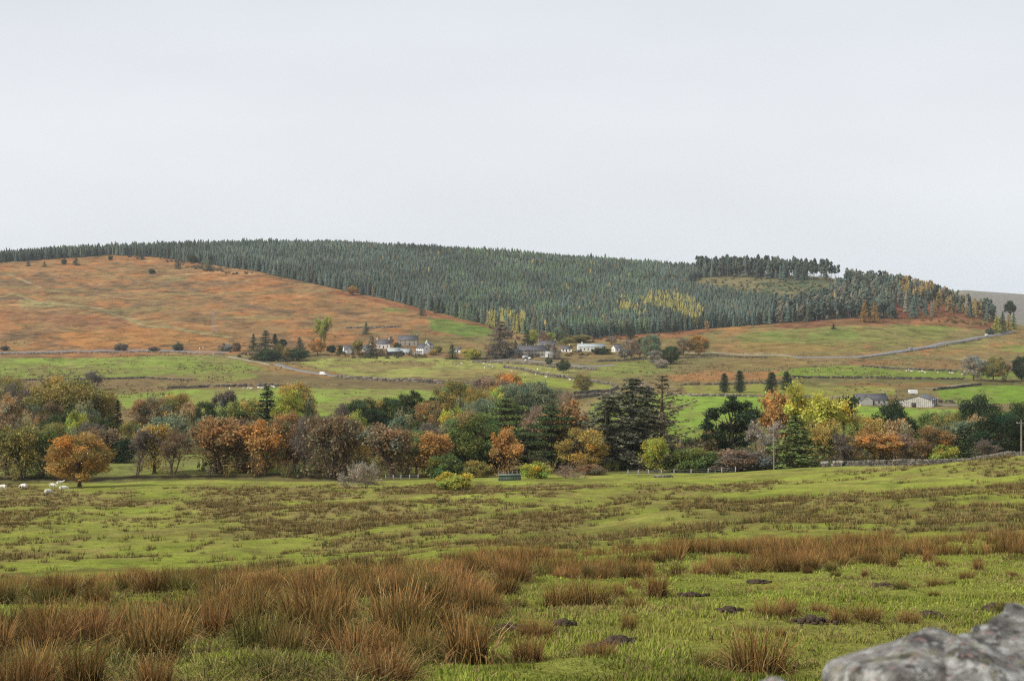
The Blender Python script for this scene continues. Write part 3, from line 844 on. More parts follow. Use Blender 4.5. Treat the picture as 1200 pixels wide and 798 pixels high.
# ------------------------------------------------------------------ the wooded belt and the valley trees
CK = dict(ob=(0.43, 0.265, 0.085), ro=(0.285, 0.18, 0.08), br=(0.215, 0.155, 0.09), pu=(0.165, 0.138, 0.112), gy=(0.30, 0.265, 0.21), go=(0.36, 0.27, 0.08),
          ye=(0.46, 0.43, 0.085), yg=(0.32, 0.32, 0.065), ol=(0.225, 0.195, 0.065), gr=(0.12, 0.155, 0.05), dg=(0.08, 0.108, 0.045),
          dk=(0.05, 0.072, 0.036), gg=(0.17, 0.20, 0.12), tn=(0.36, 0.25, 0.125), sp=(0.12, 0.125, 0.08), ws=(0.15, 0.125, 0.08), or_=(0.40, 0.235, 0.085), pk=(0.26, 0.185, 0.13))
# kind, u, depth (or minus the row of a visible base), row of the top, width in px, colour, label
BELT = [
    # --- first row along the stream
    ('round', 93, -571, 507, 76, 'ob', "broad bright orange oak standing alone in front of the belt beside grazing sheep"),
    ('sparse', 4, 300, 482, 46, 'br', "brown half-bare tree at the left end of the stream bank"),
    ('sparse', 30, 296, 497, 46, 'ol', "olive thin-leaved tree on the bank between the left end and the bright orange oak"),
    ('sparse', 52, 299, 503, 38, 'gr', "dull green thin-crowned tree just left of the bright orange oak"),
    ('bare', 163, 300, 500, 40, 'pu', "purple-grey bare tree, left of the trio right of the bright orange oak"),
    ('sparse', 182, 302, 497, 36, 'go', "yellowish thin tree in the middle of the bare trio on the bank"),
    ('bare', 202, 300, 499, 38, 'br', "brown bare tree, right of the trio right of the bright orange oak"),
    ('sparse', 258, 303, 488, 54, 'ro', "rust-brown wide tree at the left of the long brown row on the bank"),
    ('sparse', 286, 306, 489, 48, 'br', "reddish-brown tree second from the left in the long brown row"),
    ('sparse', 314, 300, 491, 42, 'or_', "orange-leaved slim tree in the long brown row on the bank"),
    ('round', 338, 306, 482, 40, 'ro', "copper round-topped tree rising above the long brown row"),
    ('bare', 357, 298, 487, 44, 'pu', "purple-brown bare tree in the middle of the long brown row"),
    ('sparse', 383, 296, 483, 52, 'br', "tall red-brown tree with a dark leaning trunk in the long brown row"),
    ('sparse', 404, 303, 492, 42, 'ro', "russet thin tree near the right end of the long brown row"),
    ('oak', 421, 318, 497, 40, 'go', "golden-brown small oak closing the long brown row on the right"),
    ('barebush', 424, -571, 538, 46, 'gy', "grey bare many-stemmed bush standing in front of the long brown row"),
    ('sparse', 462, 294, 496, 60, 'br', "large dome-shaped reddish-brown tree left of the mixed orange-topped tree"),
    ('oak', 488, 299, 503, 46, 'ol', "olive-brown tree between the brown dome and the leaning dark trunk"),
    ('sparse', 508, 293, 505, 38, 'or_', "orange-brown thin tree with a dark leaning trunk near the round yellow-green bush"),
    ('bush', 521, 289, 530, 38, 'gr', "low fresh green bush under the orange-brown thin tree"),
    ('round', 553, 302, 483, 62, 'gr', "big green tree with an orange top behind the round yellow-green bush"),
    ('oak', 549, 306, 480, 54, 'ro', "orange crown rising out of the big green tree"),
    ('bush', 530, -577, 552, 46, 'yg', "round yellow-green bush standing on rough grass in front of the belt"),
    ('round', 580, 306, 505, 40, 'dg', "dark green leafy tree between the orange-topped tree and the small orange one"),
    ('sparse', 594, 296, 500, 34, 'or_', "small orange tree on two pale trunks left of the flat-tiered conifer"),
    ('bush', 560, 288, 538, 30, 'ol', "low olive bush right of the round yellow-green bush"),
    ('bush', 628, -561, 540, 32, 'yg', "small yellow bush beside the green sheet-metal shed"),
    ('barebush', 664, -561, 544, 44, 'pk', "dusky pink bare shrub right of the small yellow bush"),
    ('bush', 693, 283, 543, 26, 'br', "low dark brown bush at the foot of the golden-brown tree"),
    ('cedar', 646, 306, 474, 56, 'dg', "dark green flat-tiered conifer behind the small yellow bush"),
    ('cedar', 614, 312, 503, 46, 'dk', "shorter very dark tiered conifer left of the flat-tiered one"),
    ('oak', 683, 298, 500, 58, 'go', "golden-brown leafy tree between the tiered conifer and the huge ragged ones"),
    ('sparse', 655, 318, 468, 50, 'ro', "orange-topped brown tree behind the flat-tiered conifer"),
    ('bare', 626, 330, 474, 48, 'pk', "pinkish bare tree left of the orange-topped one behind the tiered conifer"),
    ('spruce', 741, 310, 443, 92, 'sp', "tallest ragged spruce with a pointed top in the middle of the belt"),
    ('spruce', 712, 304, 463, 88, 'sp', "broad drooping spruce left of the tallest ragged spruce"),
    ('spruce', 758, 318, 452, 74, 'sp', "brownish spruce squeezed between the tallest one and the half-dead one"),
    ('wildspruce', 777, 305, 439, 96, 'ws', "half-dead spruce with bare up-curving branches against the bright green field"),
    ('sparse', 768, 289, 512, 30, 'yg', "slim yellow-green tree in front of the ragged spruces"),
    ('bush', 814, 289, 523, 46, 'gr', "olive bush right of the half-dead spruce behind the post fence"),
    ('bush', 800, 292, 535, 30, 'gr', "low green bush below the half-dead spruce"),
    ('holm', 856, 304, 464, 78, 'dk', "black-green tree of irregular clumps on a dark trunk against the bright green field"),
    ('oak', 834, 309, 500, 24, 'tn', "small tan-leaved tree under the black-green clumped tree"),
    ('bush', 868, 287, 526, 62, 'pu', "wide dull olive bush in front of the black-green clumped tree"),
    ('bush', 842, 291, 538, 30, 'dg', "dark green low bush left of the wide dull olive bush"),
    ('bare', 893, 298, 490, 40, 'gy', "grey bare tree beside the wooden utility pole"),
    ('sparse', 909, 326, 457, 48, 'or_', "orange-tinged tall thin tree behind the wooden utility pole"),
    ('conifer', 932, 288, 486, 58, 'gr', "broad green conifer with pale shoots right of the utility pole"),
    ('poplar', 957, 318, 446, 62, 'ye', "tall vase-shaped yellow tree, the brightest of the belt"),
    ('poplar', 972, 300, 492, 50, 'go', "shorter golden tree in front of the tall yellow one"),
    ('pine', 989, 322, 463, 30, 'dg', "lone pine with a long bare trunk and small dark crown"),
    ('bare', 996, 294, 506, 46, 'pu', "brown bare tree under the lone pine"),
    ('oak', 1012, 315, 484, 40, 'go', "golden-yellow tree right of the lone pine"),
    ('poplar', 1030, 292, 500, 48, 'or_', "orange-yellow bushy tree behind the start of the stone wall"),
    ('domepine', 1047, 335, 466, 46, 'dk', "dark dome-crowned pine in front of the bungalow garden"),
    ('sparse', 1044, 312, 490, 36, 'tn', "tan thin tree in front of the dark dome-crowned pine"),
    ('bare', 1062, 292, 506, 40, 'pk', "pinkish-grey bare tree behind the stone wall"),
    ('oak', 1086, 294, 498, 46, 'ro', "rust-red round tree behind the middle of the stone wall"),
    ('round', 1089, 350, 482, 38, 'gr', "green round tree directly below the grey barn"),
    ('oak', 1112, 340, 480, 34, 'ol', "olive tree right of the green one below the barn"),
    ('bush', 1108, 292, 520, 34, 'yg', "pale yellow-green bush behind the stone wall"),
    ('sparse', 1124, 300, 492, 44, 'gg', "grey-green half-bare tree behind the stone wall"),
    ('conifer', 1129, 290, 512, 26, 'dg', "small dark green conifer behind the stone wall"),
    ('sparse', 1146, 312, 486, 36, 'tn', "orange-tan thin tree below the rounded dark pine on the right"),
    ('domepine', 1148, 350, 461, 46, 'dk', "rounded dark pine standing highest at the right of the belt"),
    ('round', 1173, 292, 483, 62, 'dk', "large dark green leafy tree at the right end of the stone wall"),
    ('round', 1200, 315, 470, 52, 'dg', "dark green tree cut by the right edge behind the pole"),
    ('bare', 1158, 285, 512, 30, 'pu', "low bare brown tree against the large dark green one"),
    # --- second row, left
    ('sparse', 6, 400, 462, 26, 'tn', "tan narrow tree at the far left of the second row"),
    ('birch', 15, 405, 468, 20, 'ob', "slim orange birch next to the tan narrow tree at the left"),
    ('bare', 23, 430, 446, 36, 'pu', "dark bare tree rising at the left of the big olive-gold tree"),
    ('oak', 2, 480, 438, 36, 'ol', "olive tree cut by the left edge at the back of the belt"),
    ('bare', 40, 440, 452, 30, 'br', "brown bare tree between the dark bare one and the big olive-gold tree"),
    ('round', 79, 420, 441, 78, 'ol', "big olive-gold tree, the largest of the second row at the left"),
    ('oak', 57, 400, 470, 28, 'br', "small brown tree in front of the big olive-gold one"),
    ('bush', 102, 388, 468, 26, 'gg', "round grey-green bush in front of the big olive-gold tree"),
    ('bush', 70, 380, 480, 36, 'dg', "dark green thicket below the big olive-gold tree"),
    ('bush', 89, 370, 480, 24, 'yg', "yellow-green shrub beside the round grey-green bush"),
    ('oak', 121, 425, 456, 34, 'go', "orange-yellow tree right of the big olive-gold tree"),
    ('bare', 111, -457, 433, 26, 'pu', "lone purple bare tree on the brown pasture behind the belt"),
    ('bush', 124, 380, 484, 28, 'dg', "dark rounded bush below the orange-yellow tree"),
    ('conifer', 138, 420, 468, 14, 'dk', "thin dark conifer right of the orange-yellow tree"),
    ('birch', 159, 425, 467, 26, 'tn', "tan birch between the thin dark conifer and the golden pair"),
    ('oak', 184, 430, 463, 40, 'br', "brown-gold tree, left of the golden pair"),
    ('oak', 206, 432, 460, 42, 'go', "golden-olive tree, right of the golden pair"),
    ('birch', 219, 395, 468, 26, 'tn', "tan birch with a white trunk in front of the golden pair"),
    ('bush', 196, 385, 484, 48, 'gg', "wide grey-green bush below the golden pair"),
    ('round', 240, 420, 470, 32, 'dg', "dark green tree right of the tan birch with the white trunk"),
    ('birch', 258, 425, 456, 28, 'pu', "purple-grey spire-like tree on the edge of the bright field"),
    ('bush', 243, 372, 486, 34, 'gg', "pale grey-green shrub behind the rust-brown wide tree"),
    ('bush', 273, 405, 470, 30, 'gr', "green bush right of the purple-grey spire-like tree"),
    ('oak', 292, 410, 465, 36, 'go', "golden tree left of the dark blue-green pair"),
    ('oak', 64, 345, 494, 34, 'ol', "olive-gold low tree behind the bright orange oak's left side"),
    ('bare', 106, 340, 492, 44, 'pu', "purple bare thicket behind the top of the bright orange oak"),
    ('sparse', 122, 330, 500, 36, 'br', "brown tree behind the right side of the bright orange oak"),
    ('oak', 154, 355, 492, 28, 'ol', "olive round tree behind the bare trio"),
    ('bush', 140, 330, 512, 36, 'dk', "very dark bush left of the bare trio"),
    # --- second row, middle
    ('conifer', 313, 405, 452, 40, 'dg', "dark blue-green dense conifer beside the yellow-orange tree"),
    ('round', 346, 410, 447, 40, 'go', "yellow-orange tree left of the bright field in the second row"),
    ('round', 338, 400, 456, 32, 'yg', "yellow-green tree touching the dark blue-green conifer"),
    ('conifer', 362, 400, 460, 18, 'gg', "grey-green narrow tree right of the yellow-orange one"),
    ('bare', 404, 400, 470, 28, 'pu', "purple bare tree at the left of the dark middle copse"),
    ('round', 424, 430, 466, 38, 'dg', "dark green tree at the left of the middle copse"),
    ('bush', 417, 390, 480, 24, 'yg', "yellow-green bush in front of the middle copse"),
    ('round', 434, 395, 478, 26, 'dk', "blackish round tree low in the middle copse"),
    ('oak', 440, 430, 466, 26, 'go', "golden tree between two dark ones of the middle copse"),
    ('round', 459, 430, 465, 36, 'dg', "dark leafy tree in the centre of the middle copse"),
    ('bush', 471, 385, 480, 26, 'gg', "grey-green shrub low in the middle copse"),
    ('holm', 489, 415, 457, 46, 'dg', "dark irregular tree at the right of the middle copse"),
    ('oak', 504, 410, 468, 26, 'ro', "rusty tree on the right rim of the middle copse"),
    ('bush', 497, 360, 492, 36, 'dg', "dark bush under the irregular tree of the middle copse"),
    ('bare', 520, 345, 492, 44, 'pu', "grey-purple bare tree above the leaning dark trunk"),
    ('round', 534, 470, 444, 42, 'ol', "dense round olive tree on the edge of the valley field"),
    ('round', 556, 455, 454, 30, 'ol', "smaller olive tree right of the dense round one"),
    ('bush', 532, 375, 476, 32, 'yg', "fresh green bush below the dense round olive tree"),
    ('bush', 543, 400, 466, 30, 'gg', "grey-green bush below the smaller olive tree"),
    ('oak', 572, 560, 440, 36, 'pk', "pinkish tree behind the belt at the sheep field"),
    ('round', 597, 570, 436, 44, 'or_', "orange round tree behind the belt at the sheep field"),
    ('oak', 583, 480, 452, 26, 'ye', "yellow tree in front of the pinkish and orange pair"),
    ('oak', 566, 470, 455, 22, 'go', "gold small tree left of the yellow one"),
    ('round', 606, 480, 448, 40, 'gg', "grey-green round tree below the orange round one"),
    ('round', 628, 500, 446, 48, 'gg', "dull grey-green wide tree below the sheep field"),
    ('cedar', 592, 360, 466, 56, 'gr', "green tiered conifer above the small orange tree"),
    ('round', 569, 390, 464, 36, 'gg', "bluish-green tree left of the green tiered conifer"),
    ('bare', 661, 470, 455, 30, 'pk', "brown bare shrub-like tree below the stone-walled track"),
    ('sparse', 675, 345, 484, 36, 'pk', "reddish bare tree between the tiered conifer and the drooping spruce"),
    ('bare', 474, 345, 500, 40, 'br', "brown bare tree behind the brown dome"),
    ('sparse', 446, 350, 505, 34, 'br', "thin brown tree behind the bare many-stemmed bush"),
    # --- isolated trees of the valley floor
    ('oak', 683, -461, 438, 27, 'ol', "lone olive-brown tree by the wall bend in the yellow-green field"),
    ('cypress', 849, -460, 437, 11, 'dk', "left cypress of the left pair at the bright green field"),
    ('cypress', 867, -460, 434, 13, 'dk', "right cypress of the left pair at the bright green field"),
    ('cypress', 904, -461, 436, 14, 'dk', "left cypress of the right pair above the orange-tinged tree"),
    ('cypress', 922, -459, 435, 12, 'dk', "right cypress of the right pair above the orange-tinged tree"),
    ('bush', 932, -466, 453, 9, 'dk', "small black bush right of the four cypresses"),
    ('bush', 752, -461, 448, 22, 'gy', "grey pale bush behind the top of the tallest ragged spruce"),
    ('oak', 1141, -446, 416, 27, 'gy', "grey bare-branched tree, left of the three beyond the barn"),
    ('round', 1164, -447, 417, 27, 'ol', "rounder olive tree, middle of the three beyond the barn"),
    ('bare', 1178, -447, 424, 16, 'pk', "thin pinkish tree between the olive one and the dark edge tree"),
    ('round', 1197, -447, 417, 22, 'dk', "dark round tree at the right edge beyond the barn"),
    # --- trees of the hamlets
    ('bush', 264, -412, 401, 16, 'gy', "pale bush at the bend of the left road"),
    ('bush', 277, -412, 400, 9, 'br', "small brown bush left of the dark roadside grove"),
    ('conifer', 297, -412, 391, 12, 'dg', "dark conifer at the left end of the roadside grove"),
    ('conifer', 311, -421, 387, 26, 'sp', "tall grey-green spruce of the roadside grove"),
    ('cypress', 322, -404, 391, 7, 'dk', "black spire-shaped conifer behind the roadside grove"),
    ('round', 331, -408, 397, 11, 'dk', "black round tree behind the roadside grove"),
    ('bush', 316, -423, 408, 24, 'dg', "dark bush at the front of the roadside grove"),
    ('bush', 337, -423, 406, 14, 'ol', "olive bush at the front of the roadside grove"),
    ('conifer', 351, -418, 395, 20, 'sp', "broad grey conifer right of the centre of the roadside grove"),
    ('round', 350, -423, 408, 22, 'dg', "dark rounded tree at the right end of the roadside grove"),
    ('oak', 327, -420, 402, 14, 'ol', "olive leafy tree inside the roadside grove"),
    ('poplar', 379, -407, 370, 24, 'yg', "tall pale yellow tree above the left hamlet"),
    ('round', 372, -416, 396, 18, 'or_', "bright orange round tree beside the tall pale yellow one"),
    ('bush', 388, -413, 404, 10, 'dk', "dark clipped bush left of the left hamlet"),
    ('bush', 400, -413, 406, 9, 'dg', "green bush left of the small gabled cottage"),
    ('conifer', 429, -392, 377, 9, 'sp', "small dark conifer on the bracken above the left hamlet"),
    ('sparse', 420, -416, 398, 15, 'ol', "olive thin tree in front of the small gabled cottage"),
    ('conifer', 436, -417, 394, 18, 'sp', "grey-green conifer left of the white cottage"),
    ('conifer', 530, -421, 403, 16, 'dg', "dark green cone-shaped conifer right of the left hamlet"),
    ('bush', 553, -421, 408, 24, 'yg', "yellow-green hedge-like bush right of the cone-shaped conifer"),
    ('bush', 508, -416, 409, 9, 'go', "small golden bush right of the white gabled house"),
    ('spruce', 586, -420, 376, 36, 'pu', "tall grey-brown larch-like conifer left of the slate-roofed terrace"),
    ('conifer', 618, -407, 386, 16, 'dg', "dark conifer behind the slate-roofed terrace"),
    ('round', 625, -407, 386, 12, 'yg', "yellow-green tree beside the dark conifer behind the terrace"),
    ('oak', 636, -405, 387, 12, 'pk', "pinkish tree behind the slate-roofed terrace"),
    ('oak', 645, -404, 389, 12, 'yg', "pale yellow-green tree behind the slate-roofed terrace"),
    ('round', 655, -402, 382, 16, 'gg', "grey-green taller tree left of the long white building"),
    ('oak', 665, -405, 395, 14, 'ol', "olive tree left of the long white building"),
    ('round', 681, -401, 392, 22, 'ol', "olive-gold tree behind the long white building"),
    ('conifer', 650, -421, 402, 16, 'gy', "grey feathery tree right of the slate-roofed terrace"),
    ('oak', 642, -413, 402, 14, 'gy', "pale bare tree at the right gable of the terrace"),
    ('round', 660, -437, 421, 15, 'dg', "dark green lone tree below the lane"),
    ('bush', 643, -427, 418, 8, 'sp', "small grey bush by the lane"),
    ('bush', 705, -415, 406, 20, 'dg', "dark green hedge bush in front of the long white building"),
    ('conifer', 739, -401, 383, 11, 'dk', "dark narrow conifer right of the white shed"),
    ('oak', 740, -420, 397, 24, 'pk', "pinkish-brown thin tree right of the white shed"),
    ('oak', 732, -422, 408, 14, 'pu', "low brown tree right of the white shed"),
    ('round', 763, -425, 391, 24, 'gg', "tall grey-green tree in the group right of the white shed"),
    ('round', 786, -427, 405, 23, 'dg', "dark green round tree in the group right of the white shed"),
    ('oak', 767, -428, 410, 18, 'gy', "grey bare tree in the group right of the white shed"),
    ('bush', 775, -431, 421, 15, 'gy', "pale grey bush at the foot of the group right of the white shed"),
    ('oak', 801, -417, 396, 18, 'br', "brown half-bare tree beside the orange-yellow one"),
    ('round', 819, -417, 392, 22, 'ob', "orange-yellow tree by the track right of the hamlets"),
    ('oak', 750, -419, 404, 16, 'tn', "tan thin tree in the group right of the white shed"),
    ('conifer', 398, -415, 404, 7, 'dg', "tiny dark conifer at the left garden of the left hamlet"),
    ('oak', 457, -404, 394, 10, 'pk', "pinkish small tree behind the white cottage of the left hamlet"),
    ('round', 466, -411, 401, 8, 'dg', "dark round garden tree between the white cottage and the stone farmhouse"),
    ('oak', 486, -404, 395, 9, 'yg', "yellow-green small tree behind the right end of the stone farmhouse"),
    ('round', 514, -414, 405, 9, 'ol', "olive garden tree right of the bright-gabled house"),
    ('oak', 446, -418, 408, 10, 'br', "brown small tree in front of the white cottage"),
    ('conifer', 604, -412, 398, 8, 'dk', "dark slim conifer at the left gable of the terrace"),
    ('oak', 574, -418, 402, 14, 'tn', "tan thin tree left of the grey-brown larch-like one"),
    ('round', 597, -419, 407, 9, 'dg', "dark shrub-like tree right of the grey-brown larch-like one"),
    ('oak', 668, -412, 402, 9, 'go', "golden small tree left of the parked car at the white building"),
    ('oak', 717, -404, 394, 11, 'pk', "pinkish tree behind the small white cottage"),
    ('round', 753, -408, 395, 10, 'dg', "dark tree behind the tan thin one right of the white shed"),
    # --- hillside
    ('round', 413, -346, 335, 13, 'ob', "orange round tree at the edge of the plantation"),
    ('oak', 829, -388, 376, 6, 'tn', "small tan tree at the foot of the plantation"),
    ('conifer', 977, -386, 379, 6, 'dk', "tiny dark conifer on the grass below the pine wood"),
    ('conifer', 494, -370, 347, 9, 'sp', "grey conifer standing forward of the plantation edge"),
    ('conifer', 514, -367, 350, 11, 'dg', "dark conifer standing forward of the plantation edge"),
    ('conifer', 1013, -378, 351, 12, 'ob', "left of two orange larches in front of the pine wood"),
    ('conifer', 1025, -378, 353, 13, 'ob', "right of two orange larches in front of the pine wood"),
    ('domepine', 1184, -362, 352, 12, 'dk', "lone dark pine on the skyline at the far right"),
    ('conifer', 1168, -391, 369, 11, 'yg', "yellow-green tree at the left of the roadside clump"),
    ('conifer', 1175, -390, 365, 11, 'dg', "dark conifer in the middle of the roadside clump"),
    ('conifer', 1182, -388, 368, 9, 'go', "golden larch at the right of the roadside clump"),
    ('conifer', 1188, -386, 366, 7, 'gr', "green conifer at the right end of the roadside clump"),
    ('bush', 1160, -392, 384, 9, 'sp', "grey bush at the start of the roadside clump"),
    ('bush', 6, -411, 404, 9, 'pu', "brown bush above the left road near the left edge"),
    ('bush', 142, -411, 402, 14, 'pu', "purple-brown bush above the middle of the left road"),
    ('bush', 180, -411, 406, 12, 'pu', "low brown bush above the left road"),
    ('bush', 209, -411, 401, 13, 'sp', "dark grey bush above the right part of the left road"),
    ('bush', 178, -321, 315, 7, 'dg', "lone dark bush on the bracken slope"),
    ('conifer', 33, -312, 305, 6, 'sp', "left of two small trees on the bracken near the skyline wood"),
    ('conifer', 52, -313, 306, 6, 'ol', "olive right one of two small trees on the bracken near the skyline wood"),
    ('bush', 75, -310, 303, 6, 'dg', "small dark bush on the bracken under the skyline wood"),
    ('conifer', 89, -311, 300, 8, 'sp', "tallest small tree on the bracken under the skyline wood"),
    ('bush', 129, -305, 299, 6, 'dg', "dark bush at the lip of the bracken slope"),
    ('conifer', 166, -304, 297, 7, 'sp', "grey bush-like conifer at the edge of the skyline wood"),
    ('conifer', 209, -315, 303, 8, 'sp', "grey lone conifer in the scrub below the skyline wood"),
    ('conifer', 245, -317, 304, 12, 'gg', "pale grey-green conifer in the scrub below the skyline wood"),
    ('bush', 226, -308, 298, 11, 'dg', "dark bush in the scrub below the skyline wood"),
]


def add_belt():
    for kind, u, Y, vt, wpx, ck, label in BELT:
        gain = 1.0 if ck in ('dk', 'dg', 'ob') else 1.3
        p = G(u, -Y, 215.0) if Y < 0 else GY(u, Y)
        d = p.y
        top = (HV - vt) / F * d
        h = max(top - p.z, 1.2); w = wpx / F * d * (1.16 if Y > 0 else 1.06)
        cat = "bush" if 'bush' in kind else "tree"
        nm = {'round': 'broadleaf_tree', 'oak': 'broadleaf_tree', 'sparse': 'thin_leaved_tree', 'bare': 'bare_tree', 'bush': 'bush', 'barebush': 'bare_bush',
              'poplar': 'yellow_tree' if ck in ('ye', 'yg', 'go') else 'broadleaf_tree', 'birch': 'birch_tree', 'spruce': 'spruce_tree', 'wildspruce': 'spruce_tree', 'conifer': 'conifer_tree', 'cypress': 'cypress_tree',
              'cedar': 'cedar_tree', 'pine': 'pine_tree', 'domepine': 'pine_tree', 'holm': 'evergreen_tree'}[kind]
        bark = (1.0, 0.9, 0.8)
        if kind == 'birch': bark = (3.2, 3.1, 2.9)
        if kind in ('barebush',): bark = (2.6, 2.3, 2.0)
        if kind == 'bare': bark = (1.3, 1.1, 1.0)
        if kind == 'pine': bark = (2.2, 1.5, 1.1)
        tree(kind, nm, p - Vector((0, 0, 0.15)), h, w, tuple(c * gain for c in CK[ck]), label, cat, bark=bark)


add_belt()

# thin brown brush between the trunks of the first row
def brush():
    rng = np.random.default_rng(78); mb = MB(); n = 300
    U = rng.uniform(-120, 740, n); Y = rng.uniform(291, 318, n)
    k = (rng.random(n) < np.interp(U, [-120, 60, 130, 235, 250, 740], [0.2, 0.2, 0.25, 0.1, 0.55, 0.6])) & (np.abs(U - 607) > 14)
    pal = np.array([(0.25, 0.20, 0.10), (0.20, 0.165, 0.11), (0.30, 0.24, 0.085), (0.18, 0.19, 0.07), (0.26, 0.18, 0.09)])
    for u, y in zip(U[k], Y[k]):
        p = np.array(GY(u, y)); hh = rng.uniform(1.5, 5.0); c = pal[rng.integers(5)] * rng.uniform(0.7, 1.25); m = 26
        a = rng.uniform(0, 6.28, m); q = p + np.stack([np.cos(a), np.sin(a), np.zeros(m)], 1) * 0.3
        t = q + np.stack([np.cos(a) * hh * 0.3, np.sin(a) * hh * 0.3, np.full(m, hh)], 1) * rng.uniform(0.5, 1.0, (m, 1)) + rng.normal(0, 0.2, (m, 3))
        mb.twigs(q, t, 0.07, rng, c * 0.9)
        i = rng.integers(0, m, 150); f = rng.uniform(0.25, 1.05, (150, 1)); l = q[i] * (1 - f) + t[i] * f + rng.normal(0, 0.3, (150, 3))
        mb.leaves(l, 0.13, rng, c * rng.uniform(0.7, 1.3, (150, 1)))
    o = mb.obj("brushwood", M_STUFF)
    tag(o, "thin brown brushwood and saplings between the trunks along the stream", "brushwood", kind="stuff")


brush()

# dense undergrowth filling the floor of the wooded belt
def undergrowth():
    rng = np.random.default_rng(77); mb = MB()
    U = rng.uniform(-260, 1460, 1300); Y = rng.uniform(306, 470, 1300)
    Y = np.where(U > 640, rng.uniform(296, 420, 1300), Y)
    keep = ~(((U < 62) | ((U > 128) & (U < 240))) & (Y < 372)) & ~((U > 340) & (U < 470) & (Y > 400)) & (fbm(U / 60, Y / 40, 3, 90) > -0.28)
    pal = np.array([CK[k] for k in ('dg', 'ol', 'br', 'gr', 'pu', 'dk', 'gg', 'ol')])
    for u, y in zip(U[keep], Y[keep]):
        p = GY(u, y); r = rng.uniform(1.2, 3.0); k = pal[rng.integers(len(pal))] * rng.uniform(0.7, 1.2)
        m = 7; C = np.array(p) + rng.normal(0, 1, (m, 3)) * np.array([r * 0.6, r * 0.6, r * 0.3]) + np.array([0, 0, r * 0.55])
        fill_clumps(mb, rng, C, np.full(m, r * 0.6), 190, 0.3, 0.8, 0.25, 0.15)
        mb.c[-m:] = [c * k for c in mb.c[-m:]]
    o = mb.obj("undergrowth", M_STUFF)
    tag(o, "tangled dark scrub and brambles on the floor of the wooded belt", "undergrowth", kind="stuff")


undergrowth()
# ------------------------------------------------------------------ the plantation on the hill
def cone_template(seed, tiers, spikes, w=0.42, base=0.04, power=0.9, jag=0.3):
    """unit-height conifer: stacked ragged skirts"""
    rng = np.random.default_rng(seed); V_, Fc = [], []; n = 0
    for i in range(tiers):
        f0 = base + (1 - base) * i / tiers
        f1 = min(1.0, f0 + (1 - base) / tiers * 1.9)
        r = w / 2 * (1 - f0) ** power + 0.012
        m = spikes * 2; th = np.arange(m) / m * 2 * math.pi + rng.uniform(0, 6)
        rr = r * np.where(np.arange(m) % 2 == 0, rng.uniform(1 - jag * 0.4, 1 + jag, m), rng.uniform(0.5, 0.75, m))
        zz = f0 + np.where(np.arange(m) % 2 == 0, -0.02, 0.025) + rng.normal(0, 0.012, m)
        V_.append(np.array([[rng.normal(0, 0.008), rng.normal(0, 0.008), f1]])); V_.append(np.stack([np.cos(th) * rr, np.sin(th) * rr, zz], 1))
        k = np.arange(m)
        Fc.append(np.stack([np.full(m, n), n + 1 + k, n + 1 + (k + 1) % m], 1)); n += m + 1
    return np.concatenate(V_), np.concatenate(Fc)


def pine_template(seed, blobs=6, start=0.36):
    """unit-height forest pine: bare stem, ragged crown"""
    rng = np.random.default_rng(seed); V_, Fc = [], []; n = 0
    th = np.arange(3) / 3 * 2 * math.pi
    for z0, z1, r0, r1 in ((0, 0.9, 0.013, 0.006),):
        V_.append(np.concatenate([np.stack([np.cos(th) * r0, np.sin(th) * r0, np.full(3, z0)], 1), np.stack([np.cos(th) * r1, np.sin(th) * r1, np.full(3, z1)], 1)]))
        k = np.arange(3); k2 = (k + 1) % 3
        Fc.append(np.concatenate([np.stack([k, k2, k2 + 3], 1), np.stack([k, k2 + 3, k + 3], 1)])); n += 6
    ntr = 6
    for i in range(blobs):
        f = start + (0.92 - start) * (i + 0.5) / blobs; R_ = 0.14 * (1.15 - abs(f - 0.62) * 1.5) * rng.uniform(0.7, 1.2)
        for _ in range(2):
            cx, cy = rng.normal(0, 0.05, 2); m = 7
            t = np.arange(m) / m * 2 * math.pi
            rr = R_ * rng.uniform(0.55, 1.25, m)
            V_.append(np.concatenate([[[cx, cy, f + 0.11 * rng.uniform(0.8, 1.2)]], np.stack([cx + np.cos(t) * rr, cy + np.sin(t) * rr, f + rng.normal(0, 0.025, m)], 1), [[cx, cy, f - 0.04]]]))
            k = np.arange(m)
            Fc.append(np.concatenate([np.stack([np.full(m, n), n + 1 + k, n + 1 + (k + 1) % m], 1), np.stack([np.full(m, n + m + 1), n + 1 + (k + 1) % m, n + 1 + k], 1)])); n += m + 2
    return np.concatenate(V_), np.concatenate(Fc), ntr


def stamp(mb, tv, tf, P, h, wscale, rot, cols, fixed=None):
    """bake many copies of a template into one mesh; fixed = (count, colour) for its stem"""
    N = len(P); n = len(tv)
    ca, sa = np.cos(rot), np.sin(rot)
    x = tv[None, :, 0] * ca[:, None] - tv[None, :, 1] * sa[:, None]; y = tv[None, :, 0] * sa[:, None] + tv[None, :, 1] * ca[:, None]
    v = np.stack([x * (h * wscale)[:, None], y * (h * wscale)[:, None], np.broadcast_to(tv[None, :, 2], (N, n)) * h[:, None]], -1) + P[:, None, :]
    f = tf[None] + (np.arange(N) * n)[:, None, None]
    c = np.repeat(cols[:, None, :], n, 1)
    if fixed: c = c.copy(); c[:, :fixed[0]] = fixed[1]
    mb.add(v.reshape(-1, 3), f.reshape(-1, tf.shape[1]), c.reshape(-1, 3))


